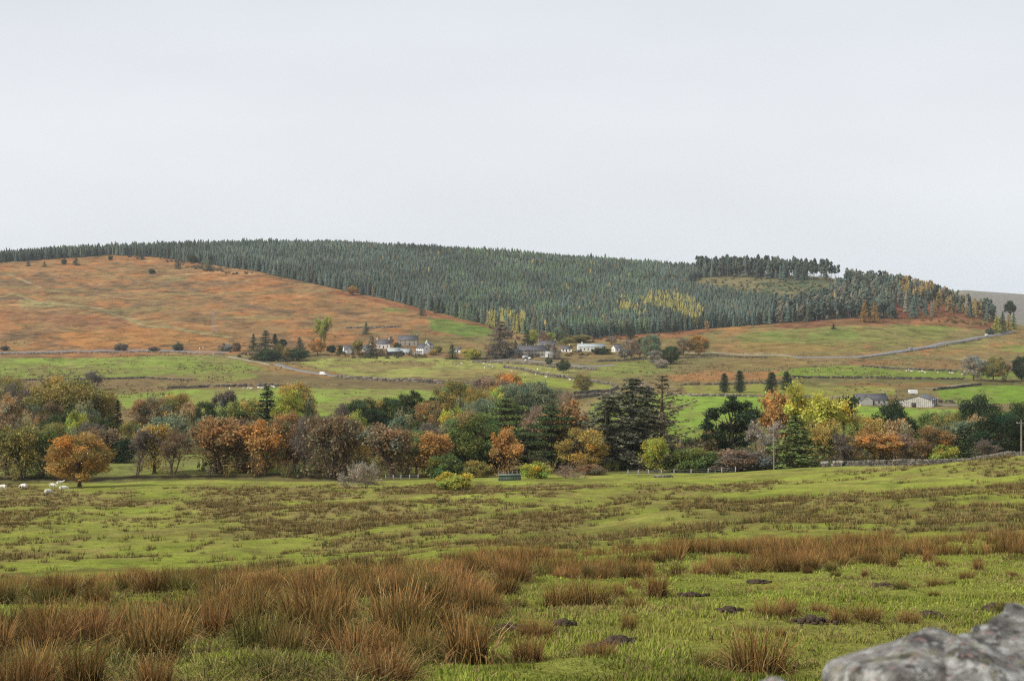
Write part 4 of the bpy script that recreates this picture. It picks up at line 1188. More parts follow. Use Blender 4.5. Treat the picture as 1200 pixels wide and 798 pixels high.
LARCH = [[(750, 361), (765, 353), (790, 354), (810, 361), (826, 371), (824, 386), (806, 384), (786, 375), (752, 367)],
         [(718, 366), (735, 366), (758, 376), (752, 382), (732, 377)],
         [(566, 378), (590, 374), (612, 380), (618, 393), (600, 392), (580, 385)]]
ORANGE_HILL = [(1055, 335), (1080, 338), (1110, 352), (1150, 366), (1150, 374), (1110, 372), (1080, 362), (1055, 352)]
M_FOREST = veg_mat("forest_needles", 0.0, use_obj=True)


def plantation():
    rng = np.random.default_rng(31)
    sp = 4.9
    gx, gy = np.meshgrid(np.arange(-1500, 1000, sp), np.arange(1180, 2260, sp))
    x = (gx + rng.uniform(-0.45, 0.45, gx.shape) * sp).ravel(); y = (gy + rng.uniform(-0.45, 0.45, gy.shape) * sp).ravel()
    z = H(x, y); u = 600 + F * x / y; v = HV - F * z / y
    n1 = fbm(x / 60, y / 60, 3, 60); n2 = fbm(x / 25, y / 25, 3, 61)
    fl = np.interp(u, [p[0] for p in FOREST_LOW], [p[1] for p in FOREST_LOW])
    ry = np.interp(u, RU, RY)
    ok = (v < fl - 1 + 0.8 * n2) & (u > -420) & (u < 1166) & (y < ry + 70)
    clr = inpoly(u + 3 * n2, v + 1.5 * n2, CLEARING)
    sky = (u > 816) & (u < 990) & (y > ry - 60)       # tall open stand on the skyline
    ok &= ~(clr & ~sky)
    scr = inpoly(u + 5 * n1, v + 2 * n2, SCRUB); ok &= ~(scr & (rng.random(len(u)) < 0.72))
    ok &= ~(sky & (rng.random(len(u)) < np.interp(u, [815, 900, 930, 950, 985], [0.35, 0.4, 0.6, 0.76, 0.92])))
    ok &= ~((u > 983) & (u < 992) & (y > 1650))
    right = (u > 905) & ~sky & (y < 1790)
    ok &= ~(right & (rng.random(len(u)) < 0.48))
    # a little birch and open gaps
    ok &= rng.random(len(u)) > 0.04
    x, y, z, u, v, fl, sky, right, n1, n2 = (a[ok] for a in (x, y, z, u, v, fl, sky, right, n1, n2))
    N = len(x)
    h = rng.normal(13.6, 1.7, N) * (1 + 0.10 * n1); h = np.where(sky, rng.normal(20.5, 3.2, N), h); h = np.where(right, rng.normal(15.5, 2.6, N), h)
    h = np.clip(h, 8, 30)
    b = rng.uniform(0.7, 1.25, N)[:, None]
    hue = rng.normal(0, 0.075, N)[:, None]
    col = np.array([0.084, 0.104, 0.080]) * b * (1 + hue * np.array([1.0, 0.1, -0.8])) * (1 + 0.5 * n1[:, None] + 0.35 * n2[:, None])
    green = (n2 > 0.1) & (u > 520) & (u < 760); col[green] *= [1.05, 1.14, 0.9]
    edge = fl - v < 7; col[edge & (u < 560)] *= 0.9
    lar = np.zeros(N, bool)
    for p in LARCH: lar |= inpoly(u + 4 * n2, v + 2 * n2, p)
    lar &= rng.random(N) < 0.72
    col[lar] = np.array([0.25, 0.225, 0.08]) * b[lar] * np.where(u[lar, None] > 0, 1, 1)
    spot = (rng.random(N) < 0.006) & (u > 350) & (v > 300); col[spot] = np.array([0.30, 0.22, 0.075]) * b[spot]
    spot = (rng.random(N) < 0.02) & (u > 350); col[spot] = np.array([0.16, 0.12, 0.07]) * b[spot]
    oh = inpoly(u + 6 * n1, v + 3 * n2, ORANGE_HILL) & (rng.random(N) < 0.66)
    col[oh] = np.array([0.215, 0.155, 0.065]) * b[oh]
    gy_ = right & ~oh & (rng.random(N) < 0.25); col[gy_] = np.array([0.15, 0.135, 0.10]) * b[gy_]
    P = np.stack([x, y, z - 0.3], 1); rot = rng.uniform(0, 6.28, N)
    pine = (sky & (rng.random(N) < 0.85)) | (right & (rng.random(N) < np.where(oh, 0.5, 0.6)))
    ws = rng.uniform(0.85, 1.2, N)
    # the front rank stands as single trees
    front = np.argsort((fl - v) + rng.uniform(0, 2.0, N) + np.where((u < -5) | (u > 1205), 500, 0))[:300]
    isf = np.zeros(N, bool); isf[front] = True
    mb = MB()
    ct = [cone_template(s, 6, 4, 0.43, power=0.75, jag=0.5) for s in range(4)]; pt = [pine_template(20 + s) for s in range(4)]; st = [pine_template(30 + s, 5, 0.5) for s in range(4)]
    which = rng.integers(0, 4, N)
    for k in range(4):
        m = (which == k) & ~isf & ~pine
        stamp(mb, *ct[k], P[m], h[m], ws[m], rot[m], col[m])
        m = (which == k) & ~isf & pine & sky
        stamp(mb, st[k][0], st[k][1], P[m], h[m], ws[m] * 0.66, rot[m], col[m] * 0.8, (st[k][2], (0.22, 0.17, 0.14)))
        m = (which == k) & ~isf & pine & ~sky
        stamp(mb, pt[k][0], pt[k][1], P[m], h[m], ws[m], rot[m], col[m], (pt[k][2], (0.20, 0.155, 0.125)))
    o = mb.obj("conifer_forest", M_FOREST)
    tag(o, "dense dark conifer plantation with yellow larch patches covering the far hill", "forest", kind="stuff")
    protos = []
    for s in range(5):
        tv, tf = cone_template(50 + s, 11, 7, 0.46, power=0.75, jag=0.5); q = MB(); q.add(tv, tf); protos.append(q.mesh("conifer_tree", M_FOREST))
    pprotos = []
    for s in range(4):
        tv, tf, nt_ = pine_template(70 + s, 7); q = MB(); c = np.ones((len(tv), 3)); c[:nt_] = (2.6, 1.7, 1.9); q.add(tv, tf, c); pprotos.append(q.mesh("pine_tree", M_FOREST))
    zones = [(-1e9, 200, "conifers under the skyline above the left bracken", "dark conifer in the front rank of the skyline wood above the bracken slope"),
             (200, 420, "conifers along the upper bracken edge", "grey-green conifer on the plantation edge beside the scrub on the bracken slope"),
             (420, 600, "conifers along the lower bracken edge", "dark conifer on the plantation edge where the bracken slope runs down to the hamlets"),
             (600, 700, "conifers above the terrace", "tall green conifer in the plantation's front rank above the slate-roofed terrace"),
             (700, 830, "conifers above the white building", "dark conifer in the plantation's front rank right of the long white building"),
             (830, 905, "conifers at the grass hump", "conifer of the front rank above the orange grass hump"),
             (905, 1050, "pines above the red bracken", "slim tree of the open wood above the strip of red bracken"),
             (1050, 1e9, "trees at the right end of the wood", "tree of the mixed autumn wood running down to the right end of the hill")]
    for n_, i in enumerate(front):
        if pine[i]: me, nm, cat = pprotos[n_ % 4], "pine_tree", "tree"
        else: me, nm, cat = protos[n_ % 5], "conifer_tree", "tree"
        o = put(bpy.data.objects.new(nm, me)); o.location = P[i]; o.rotation_euler = (0, 0, rot[i]); s = h[i] * 1.05
        o.scale = (s * ws[i], s * ws[i], s); o.color = (*col[i], 1)
        zn = next(q for q in zones if q[0] <= u[i] < q[1])
        tag(o, zn[3], cat, zn[2])
    print("forest trees", N)


plantation()

# small scrub on the upper slope
def scrub():
    rng = np.random.default_rng(41); mb = MB()
    for poly, n, pal in ((CLEARING, 260, ((0.10, 0.11, 0.06), (0.15, 0.12, 0.07), (0.07, 0.09, 0.05))), ([(185, 303), (250, 306), (262, 316), (300, 321), (290, 324), (240, 318), (205, 312)], 90, ((0.15, 0.12, 0.085), (0.09, 0.10, 0.07), (0.22, 0.13, 0.07))),
                         ([(145, 301), (172, 300), (172, 304), (145, 304)], 14, ((0.15, 0.12, 0.10),)),
                         ([(560, 380), (600, 390), (690, 397), (690, 404), (600, 398)], 60, ((0.20, 0.12, 0.08), (0.13, 0.11, 0.06))),
                         ([(690, 396), (800, 388), (800, 392), (690, 402)], 40, ((0.24, 0.13, 0.08), (0.15, 0.12, 0.08))),
                         ([(1010, 372), (1160, 366), (1166, 384), (1100, 378)], 90, ((0.12, 0.10, 0.05), (0.24, 0.12, 0.06), (0.22, 0.18, 0.06))),
                         ([(262, 412), (360, 422), (330, 427), (280, 420)], 40, ((0.13, 0.10, 0.07), (0.10, 0.10, 0.05))),
                         ([(395, 414), (500, 416), (500, 421), (395, 420)], 50, ((0.14, 0.12, 0.06), (0.19, 0.13, 0.06), (0.10, 0.11, 0.05))),
                         ([(560, 412), (700, 412), (700, 420), (560, 422)], 60, ((0.14, 0.12, 0.07), (0.19, 0.15, 0.08), (0.10, 0.11, 0.05)))):
        q = np.array(poly, float)
        cnt = 0
        while cnt < n:
            a, b = rng.uniform(q[:, 0].min(), q[:, 0].max()), rng.uniform(q[:, 1].min(), q[:, 1].max())
            if not inpoly(np.array([a]), np.array([b]), q)[0]: continue
            cnt += 1; p = np.array(G(a, b, 900)); r = rng.uniform(1.0, 2.4); c = np.array(pal[rng.integers(len(pal))]) * rng.uniform(0.7, 1.3)
            k = len(mb.c)
            fill_clumps(mb, rng, p + rng.normal(0, 0.5 * r, (3, 3)) * [1, 1, 0.4] + [0, 0, r * 0.5], np.full(3, r * 0.7), 70, 0.5, 0.8, 0.2, 0.1)
            mb.c[k:] = [w_ * c for w_ in mb.c[k:]]
    o = mb.obj("scrub", M_STUFF)
    tag(o, "low brown and grey scrub along wood edges and hamlet gardens", "scrub", kind="stuff")


scrub()
# ------------------------------------------------------------------ rushes and grass
def blades(mb, rng, base, n, h, splay, width, tone_lo, tone_hi, curve=0.35, rad=0.2, segs=3, dead=0.1):
    """n tapering blades around a base point; greener and shade-darkened at the foot, browner at the tip"""
    th = rng.uniform(0, 2 * math.pi, n); r = rad * np.sqrt(rng.random(n))
    p0 = np.stack([np.cos(th) * r, np.sin(th) * r, np.zeros(n)], 1) + base
    a = th + rng.normal(0, 0.7, n); lean = np.abs(rng.normal(0, splay, n)) + splay * 0.5 * r / max(rad, 1e-6)
    L = h * rng.uniform(0.55, 1.08, n)
    dirh = np.stack([np.cos(a), np.sin(a), np.zeros(n)], 1)
    side = np.stack([-np.sin(a), np.cos(a), np.zeros(n)], 1)
    fl = rng.uniform(0, 3.14, n); side = side * np.cos(fl)[:, None] + dirh * np.sin(fl)[:, None]
    t = np.linspace(0, 1, segs + 1)
    broken = rng.random(n) < dead
    rows = []
    for k in range(segs + 1):
        s = t[k]; ang = lean * (0.35 + 0.65 * s) + curve * lean * s * s + np.where(broken, 1.1 * s * s, 0)
        c = p0 + dirh * (np.sin(ang) * L * s)[:, None] + np.array([0, 0, 1.0]) * (np.cos(np.minimum(ang, 1.9)) * L * s)[:, None]
        wd = width * (1 - 0.8 * s)
        rows += [c - side * wd * 0.5, c + side * wd * 0.5]
    v = np.stack(rows, 1); m = 2 * (segs + 1)
    q = np.array([[2 * k, 2 * k + 1, 2 * k + 3, 2 * k + 2] for k in range(segs)])
    f = (q[None] + (np.arange(n) * m)[:, None, None]).reshape(-1, 4)
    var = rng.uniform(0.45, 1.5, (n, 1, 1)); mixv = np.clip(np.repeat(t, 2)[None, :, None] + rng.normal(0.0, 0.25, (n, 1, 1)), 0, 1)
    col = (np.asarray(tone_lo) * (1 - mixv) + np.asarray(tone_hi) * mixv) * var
    mb.add(v.reshape(-1, 3), f, col.reshape(-1, 3))


LO, HI = (0.05, 0.05, 0.02), (0.385, 0.215, 0.078)  # green foot colour, darkened to carry the shade low in the clumps
STRAW = (0.52, 0.36, 0.155)
TUSS = []
for s_ in range(9):
    g_ = np.random.default_rng(300 + s_); q_ = MB()
    rad_ = (0.18, 0.26, 0.34)[s_ % 3]
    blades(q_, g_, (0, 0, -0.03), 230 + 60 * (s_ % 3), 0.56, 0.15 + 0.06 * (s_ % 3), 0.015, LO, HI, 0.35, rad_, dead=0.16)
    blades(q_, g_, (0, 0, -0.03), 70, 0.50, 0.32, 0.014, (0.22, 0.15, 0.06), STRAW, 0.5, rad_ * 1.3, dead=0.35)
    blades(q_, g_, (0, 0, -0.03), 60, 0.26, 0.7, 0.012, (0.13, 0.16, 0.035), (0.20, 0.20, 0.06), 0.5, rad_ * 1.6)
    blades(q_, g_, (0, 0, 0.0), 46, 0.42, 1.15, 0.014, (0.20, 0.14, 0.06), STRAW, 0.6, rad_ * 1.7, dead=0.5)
    TUSS.append(q_.mesh("rush_tussock", M_BLADE))


def tussock(p, s, tint, label, group=None, var=0, rz=0.0, sz=1.0):
    o = put(bpy.data.objects.new("rush_tussock", TUSS[var % len(TUSS)]))
    o.location = p; o.scale = (s, s, s * sz); o.rotation_euler = (0, 0, rz); o.color = (*tint, 1)
    return tag(o, label, "rush", group)


NAMED = [  # u, base row, size, label
    (300, 712, 0.95, "dark upright rush tussock standing apart left of the big double clump"),
    (180, 772, 1.15, "tall rush tussock with a dark foot in front of the left rush swathe"),
    (372, 738, 1.35, "big round rush clump, left half of the double clump in the middle"),
    (398, 728, 1.1, "big round rush clump, right half of the double clump in the middle"),
    (470, 745, 1.4, "straw-coloured rush clump right of the double clump"),
    (500, 752, 1.2, "dark-sided rush clump behind the lone forward clump"),
    (548, 778, 1.2, "brown forward rush clump at the right end of the near swathe"),
    (655, 712, 0.85, "leaning rush tussock, left of the two on the open turf"),
    (690, 710, 0.95, "bushy rush tussock, right of the two on the open turf"),
    (770, 700, 0.9, "spreading rush tussock just left of a mole scrape"),
    (888, 792, 1.05, "round rush tussock alone at the bottom left of the lichen-covered stones"),
    (902, 724, 0.6, "small rush tussock, left of a thin pair on the turf"),
    (924, 722, 0.55, "small rush tussock, right of a thin pair on the turf"),
    (984, 730, 0.5, "thin rush tussock behind a dark molehill, left of two"),
    (1016, 728, 0.55, "thin rush tussock above the stones, right of two"),
    (1146, 668, 0.55, "thin upright rush at the front of the right-hand band"),
    (620, 775, 0.6, "sparse rush tuft on the turf right of the forward clump"),
    (628, 748, 0.6, "thin tall rush shoot left of the bare mole scrape"),
    (725, 700, 0.55, "low yellowish rush tuft beside the spreading tussock"),
]


def place_rushes():
    rng = np.random.default_rng(52)
    done = []
    for k, (u, v, s, label) in enumerate(NAMED):
        p = G(u, v, 12); done.append((p.x, p.y))
        b = rng.uniform(0.85, 1.1) * (0.68 if label.startswith('dark') else 1.3 if 'straw' in label else 1.0)
        tussock(p, s * rng.uniform(0.95, 1.05), (b, b * rng.uniform(0.92, 1.05), b), label, None, k, rng.uniform(0, 6.28))
        if s > 0.9:
            for _ in range(2):
                q = (p.x + rng.normal(0, 0.3 * s), p.y + rng.uniform(0.05, 0.35)); done.append(q)
    cand = []
    for zi, (poly, dens) in enumerate(NEAR_ZONES):
        q = np.array(poly, float)
        for _ in range(int(dens * 2600) if zi < 2 else 240):
            Y = rng.uniform(12.5, 62) if zi < 2 else rng.uniform(13, 45); u = rng.uniform(max(q[:, 0].min(), -140), min(q[:, 0].max(), 1330))
            x = (u - 600) / F * Y; z = float(H(x, Y)); v = HV - F * z / Y
            nn = float(fbm(np.array(x / 2.2), np.array(Y / 2.2), 3, 70))
            if not inpoly(np.array([u + 18 * nn]), np.array([v + 6 * nn]), q)[0]: continue
            if zi < 2 and nn < (0.06 if zi == 1 else -0.02): continue
            if zi == 2 and rng.random() > 0.22: continue
            cand.append((x, Y, z, zi, u, nn))
    rng.shuffle(cand)
    kept = []
    grid = {}
    for c in [(d[0], d[1], 0, -1, 0, 0) for d in done] + cand:
        x, Y = c[0], c[1]; r = (0.42, 0.55, 0.5)[c[3]] if c[3] >= 0 else 0.6
        key = (int(x // 0.5), int(Y // 0.5)); near_ = False
        for i in (-1, 0, 1):
            for j in (-1, 0, 1):
                for (a, b) in grid.get((key[0] + i, key[1] + j), ()):
                    if (a - x) ** 2 + (b - Y) ** 2 < r * r: near_ = True
        if near_: continue
        grid.setdefault(key, []).append((x, Y))
        if c[3] >= 0: kept.append(c)
    kept.sort(key=lambda c: c[1])
    single, rest = kept[:300 - len(NAMED)], kept[300 - len(NAMED):]
    lab = {0: ("rushes in the right band", "brown rush tussock in the long band across the right of the field"),
           1: ("rushes of the near left swathe", "orange-brown rush tussock in the dense swathe filling the lower left"),
           2: ("small rushes on the open turf", "small low rush tuft scattered on the open turf at the lower right")}
    for k, (x, Y, z, zi, u, nn) in enumerate(single):
        s = {0: rng.uniform(0.6, 1.0), 1: rng.uniform(0.65, 1.2), 2: rng.uniform(0.25, 0.5)}[zi]
        b = rng.uniform(0.5, 1.25); g = rng.random() < 0.25
        tint = (b * (0.75 if g else 1), b * rng.uniform(0.9, 1.1), b * (0.9 if g else 1))
        tussock((x, Y, z), s, tint, lab[zi][1], lab[zi][0], int(rng.integers(9)), rng.uniform(0, 6.28), rng.uniform(0.85, 1.12))
    # all the rest: one mass of rushes
    mb = MB()
    for (x, Y, z, zi, u, nn) in rest:
        s = rng.uniform(0.75, 1.15); n = int(np.interp(Y, [25, 60], [130, 60]))
        b = rng.uniform(0.55, 1.3)
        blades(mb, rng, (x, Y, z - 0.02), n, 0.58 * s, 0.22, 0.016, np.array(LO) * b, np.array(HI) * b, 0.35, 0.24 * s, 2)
    # matted litter and low tufts between the clumps
    for zi, (poly, num) in enumerate(((NEAR_ZONES[0][0], 900), (NEAR_ZONES[1][0], 2000), (NEAR_ZONES[2][0], 420))):
        q = np.array(poly, float)
        for _ in range(num):
            Y = 13 * (60 / 13) ** rng.random(); u = rng.uniform(max(q[:, 0].min(), -140), min(q[:, 0].max(), 1330))
            x = (u - 600) / F * Y; z = float(H(x, Y)); v = HV - F * z / Y
            if not inpoly(np.array([u]), np.array([v]), q)[0]: continue
            b = rng.uniform(0.6, 1.2); k = rng.integers(3); far_ = np.interp(Y, [14, 60], [1, 0.5])
            hi = ((0.33, 0.23, 0.10), (0.40, 0.30, 0.13), (0.22, 0.21, 0.06))[k]
            blades(mb, rng, (x, Y, z - 0.02), int(46 * far_), rng.uniform(0.10, 0.3) * (0.8 if zi == 2 else 1.2), 0.85, 0.010 + 0.00025 * Y, np.array((0.10, 0.09, 0.035)) * b, np.array(hi) * b, 0.6, rng.uniform(0.12, 0.4), 2, dead=0.3)
    # the rough pasture between the near band and the trees
    U = rng.uniform(-150, 1350, 60000); Y = 45 * (284 / 45) ** rng.random(60000) ** 0.8
    X = (U - 600) / F * Y; Z = H(X, Y); Vv = HV - F * Z / Y
    D = rush_density(U, Vv, X, Y)
    keep = rng.random(60000) < D * np.clip(Y / 150, 0.3, 1) * 0.75
    cnt = 0
    for x, y, z in zip(X[keep], Y[keep], Z[keep]):
        s = rng.uniform(0.3, 1.0) ** 1.3 * np.interp(y, [45, 120], [0.8, 1.05]); n = int(np.interp(y, [50, 120, 280], [44, 26, 15])); b = rng.uniform(0.55, 1.35)
        g = rng.random() < 0.3
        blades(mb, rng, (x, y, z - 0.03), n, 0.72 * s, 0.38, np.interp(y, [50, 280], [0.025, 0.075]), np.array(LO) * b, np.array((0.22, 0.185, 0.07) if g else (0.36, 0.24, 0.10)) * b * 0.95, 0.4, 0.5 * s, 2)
        cnt += 1
    # grey stony tussocks further out on the valley fields
    o = mb.obj("rushes", M_STUFF)
    tag(o, "brown rushes spread in drifts over the rough pasture below the trees", "rushes", kind="stuff")
    print("rush candidates", len(kept), "far", cnt)


place_rushes()


def far_tufts():
    """dark rush spots on the valley pastures"""
    rng = np.random.default_rng(58); mb = MB(); n = 22000
    U = rng.uniform(-100, 1300, n); Y = 480 * (1330 / 480) ** rng.random(n)
    X = (U - 600) / F * Y; Z = H(X, Y); Vv = HV - F * Z / Y
    d = np.clip(0.18 + 1.2 * fbm(X / 40, Y / 60, 3, 80), 0, 1)
    bright = inpoly(U, Vv, [(690, 459), (1010, 470), (1300, 478), (1300, 520), (690, 520)]) | inpoly(U, Vv, [(200, 455), (520, 455), (520, 490), (200, 490)])
    d = np.where(bright, d * 0.06, d); d = np.where(Vv > 500, 0, d); d = np.where(Vv < 414, d * 0.5, d)
    k = rng.random(n) < d
    C = np.stack([X[k], Y[k], Z[k] + 0.25], 1)
    pal = np.array([(0.085, 0.08, 0.032), (0.16, 0.10, 0.045), (0.11, 0.11, 0.04), (0.21, 0.135, 0.055)])
    m = 4
    C = np.repeat(C, m, 0) + rng.normal(0, 1, (len(C) * m, 3)) * [0.8, 0.8, 0.16]
    mb.leaves(C, 0.55, rng, np.repeat(pal[rng.integers(0, 4, int(k.sum()))], m, 0), 0.6)
    o = mb.obj("rough_grass", M_STUFF)
    tag(o, "dark clumps of rough grass dotting the valley pastures", "rough grass", kind="stuff")


far_tufts()


def turf():
    """short grass of the near field"""
    rng = np.random.default_rng(64); mb = MB(); n = 330000
    Y = 12.5 * (62 / 12.5) ** (rng.random(n) ** 1.0); U = rng.uniform(-60, 1260, n)
    X = (U - 600) / F * Y; Z = H(X, Y); Vv = HV - F * Z / Y
    cl = fbm(X / 0.9, Y / 0.9, 3, 85); c2 = fbm(X / 3.5, Y / 3.5, 3, 86)
    k = rng.random(n) < np.clip(0.55 + 1.1 * cl, 0.12, 1.0)
    X, Y, Z, cl, c2 = X[k], Y[k], Z[k], cl[k], c2[k]; n = len(X)
    h = rng.uniform(0.02, 0.065, n) * np.clip(1 + 1.2 * cl, 0.5, 2.2) * (1 + 0.4 * c2); w_ = 0.006 + 0.0004 * Y
    a = rng.uniform(0, 6.28, n); ln = rng.uniform(0.1, 0.9, n)
    tip = np.stack([X + np.cos(a) * h * ln, Y + np.sin(a) * h * ln, Z + h], 1)
    s = np.stack([-np.sin(a) * w_, np.cos(a) * w_, np.zeros(n)], 1)
    p = np.stack([X, Y, Z - 0.01], 1)
    v = np.stack([p - s, p + s, tip], 1)
    c3 = fbm(X / 1.5, Y / 2.2, 3, 88)
    base = np.array([0.255, 0.30, 0.054]) * rng.uniform(0.6, 1.25, (n, 1)) * np.clip(1 + 0.9 * c3, 0.45, 1.4)[:, None]
    mx = np.clip(0.25 + 1.2 * c2, 0, 1)[:, None]
    base = base * (1 - mx) + np.array([0.30, 0.30, 0.07]) * rng.uniform(0.7, 1.25, (n, 1)) * mx
    st = (rng.random(n) < 0.07 + 0.15 * np.clip(cl, 0, 1) + 0.45 * smooth(0.15, 0.5, fbm(X / 2.6, Y / 3.4, 3, 89)))[:, None]
    base = np.where(st, np.array([0.33, 0.25, 0.11]) * rng.uniform(0.7, 1.2, (n, 1)), base)
    mb.add(v.reshape(-1, 3), np.arange(n * 3).reshape(n, 3), np.repeat(base, 3, 0))
    o = mb.obj("grass", M_STUFF)
    tag(o, "short mossy green turf with straw-coloured blades in the near field", "grass", kind="stuff")


turf()

# molehills
MOLES = [(855, 717, 0.11, "dark molehill on the turf below the right rush band, left of two"), (1038, 688, 0.16, "dark molehill close under the right rush band"),
         (888, 683, 0.14, "flat dark molehill touching the right rush band"), (950, 730, 0.19, "wide flat molehill left of the stones"),
         (1088, 724, 0.2, "large molehill just behind the lichen-covered stones"), (1168, 714, 0.16, "molehill near the right edge above the stones"),
         (810, 699, 0.15, "dark mole scrape right of the spreading rush tussock"), (722, 757, 0.2, "broad flat bare mole scrape in the middle of the turf"),
         (597, 738, 0.14, "small bare mole scrape right of the near swathe"), (660, 733, 0.09, "small dark molehill below the two turf tussocks")]
for k, (u, v, r, label) in enumerate(MOLES):
    r *= 0.78
    g_ = np.random.default_rng(400 + k); q_ = MB(); p = G(u, v, 12)
    nr, na = 9, 26; rr, aa = np.meshgrid(np.linspace(0, 1, nr), np.arange(na) / na * 2 * math.pi, indexing='ij')
    rad_ = r * 1.2 * rr * (1 + 0.25 * fbm(np.cos(aa) * 1.5 + k * 7, np.sin(aa) * 1.5, 3, 95))
    xx, yy = rad_ * np.cos(aa) * 1.25, rad_ * np.sin(aa)
    zz = H(p.x + xx, p.y + yy) - p.z + r * 0.5 * np.cos(rr * math.pi / 2) ** 0.8 * (1 + 0.7 * fbm((p.x + xx) * 16, (p.y + yy) * 16, 3, 96)) - 0.02 * (rr > 0.95)
    i = np.arange(nr * na).reshape(nr, na); j = np.roll(i, -1, 1)
    q_.add(np.stack([xx, yy, zz], -1).reshape(-1, 3), np.stack([i[:-1], i[1:], j[1:], j[:-1]], -1).reshape(-1, 4))
    d = g_.normal(0, r * 0.75, (90, 2))                      # loose crumbs
    for a, b in d: e_ = g_.uniform(0.02, 0.075); q_.box((a * 1.2, b, float(H(p.x + a * 1.2, p.y + b)) - p.z + e_ * 0.35 + r * 0.4 * max(0.0, 1 - math.hypot(a, b) / r / 1.2)), (e_, e_ * 0.9, e_ * 0.8), g_.uniform(0, 3), (1, 1, 1), 0.4, g_)
    o = q_.obj("molehill", M_SOIL); o.location = p
    tag(o, label, "molehill")
# ------------------------------------------------------------------ buildings
def gable_house(name, label, p, L, D, he, hr, rz, wall=None, roof=None, chims=(), wins=2, door=True, gable_win=1, cat="house", over=0.3, sink=0.6, wing=None):
    """ridge along local x; the front is local -y"""
    wall = wall or M_WHITE; roof = roof or M_SLATE
    r = empty(name, p, rz); tag(r, label, cat)

    def shell(L, D, he, hr, x0=0.0, y0=0.0, turn=False, nm="wall"):
        q = MB(); l, d = L / 2, D / 2
        v = np.array([[-l, -d, -sink], [l, -d, -sink], [l, d, -sink], [-l, d, -sink], [-l, -d, he], [l, -d, he], [l, d, he], [-l, d, he], [-l, 0, hr], [l, 0, hr]], float)
        ro = MB(); t = 0.22
        def slab(s):
            e = (hr - he) / d
            a = np.array([[-l - over, s * (d + over), he - over * e + 0.04], [l + over, s * (d + over), he - over * e + 0.04], [l + over, 0, hr + 0.04], [-l - over, 0, hr + 0.04]])
            b = a + np.array([0, 0, t])
            ro.add(np.concatenate([a, b]), [[0, 1, 2, 3], [4, 5, 6, 7], [0, 1, 5, 4], [1, 2, 6, 5], [2, 3, 7, 6], [3, 0, 4, 7]])
        slab(-1); slab(1)
        if turn:
            rot = lambda m: np.stack([-m[:, 1], m[:, 0], m[:, 2]], 1)
            v = rot(v); ro.v = [rot(m) for m in ro.v]
        off = np.array([x0, y0, 0]); v = v + off; ro.v = [m + off for m in ro.v]
        q.add(v, [[0, 1, 5, 4], [2, 3, 7, 6]]); q.add(v, [[1, 2, 6, 9, 5], [3, 0, 4, 8, 7]])
        w_ = q.obj(nm, wall, r)
        f_ = ro.obj("roof", roof, r)
        return w_, f_
    w_, f_ = shell(L, D, he, hr)
    for cx in chims:
        q = MB(); x = cx * (L / 2 - 0.5); q.box((x, 0, hr + 0.5), (0.9, 0.7, 1.8)); q.box((x, 0, hr + 1.46), (1.05, 0.85, 0.14))
        q.box((x - 0.2, 0, hr + 1.7), (0.25, 0.25, 0.35)); q.box((x + 0.2, 0, hr + 1.7), (0.25, 0.25, 0.35))
        q.obj("chimney", wall if wall is M_WHITE else M_RUBBLE, f_)

    def window(x, z, w=1.0, h=1.2, side=None):
        q, g = MB(), MB()
        if side is None:
            for dx, dz, sx, sz in ((0, h / 2, w + 0.2, 0.12), (0, -h / 2, w + 0.3, 0.16), (-w / 2, 0, 0.1, h), (w / 2, 0, 0.1, h), (0, 0, 0.06, h)):
                q.box((x + dx, -D / 2 - 0.04, z + dz), (sx, 0.14, sz))
            g.box((x, -D / 2 - 0.012, z), (w, 0.03, h))
        else:
            for dy, dz, sy, sz in ((0, h / 2, w + 0.2, 0.12), (0, -h / 2, w + 0.3, 0.16), (-w / 2, 0, 0.1, h), (w / 2, 0, 0.1, h), (0, 0, 0.06, h)):
                q.box((side * (L / 2 + 0.04), dy, z + dz), (0.14, sy, sz))
            g.box((side * (L / 2 + 0.012), 0, z), (0.03, w, h))
        o = q.obj("window", M_PALEPOST, r); g.obj("pane", M_GLASS, o)
    xs = [(i + 0.5) / max(wins, 1) * (L - 1.2) - (L - 1.2) / 2 for i in range(wins)]
    two = he > 4.2
    for i, x in enumerate(xs):
        if not (door and i == len(xs) // 2): window(x, 1.5)
        if two: window(x, 3.9, 0.9, 1.0)
    if door:
        x = xs[len(xs) // 2] if xs else 0.0
        q = MB(); q.box((x, -D / 2 - 0.03, 1.0), (1.0, 0.08, 2.0)); d_ = q.obj("door", M_DARKWOOD, r)
        q = MB(); q.box((x + 0.36, -D / 2 - 0.1, 1.0), (0.12, 0.06, 0.05)); q.obj("handle", M_STEEL, d_)
    if gable_win:
        for s in (-1, 1): window(0, 1.6 if not two else 3.7, 0.9, 1.0, s)
    if wing:
        wx, wl, wd, whe, whr = wing
        shell(wl, wd, whe, whr, wx, -D / 2 - wl / 2 + 0.02, True, "wing")
    return r


def gp(u, v): return G(u, v, 320)


A = math.radians
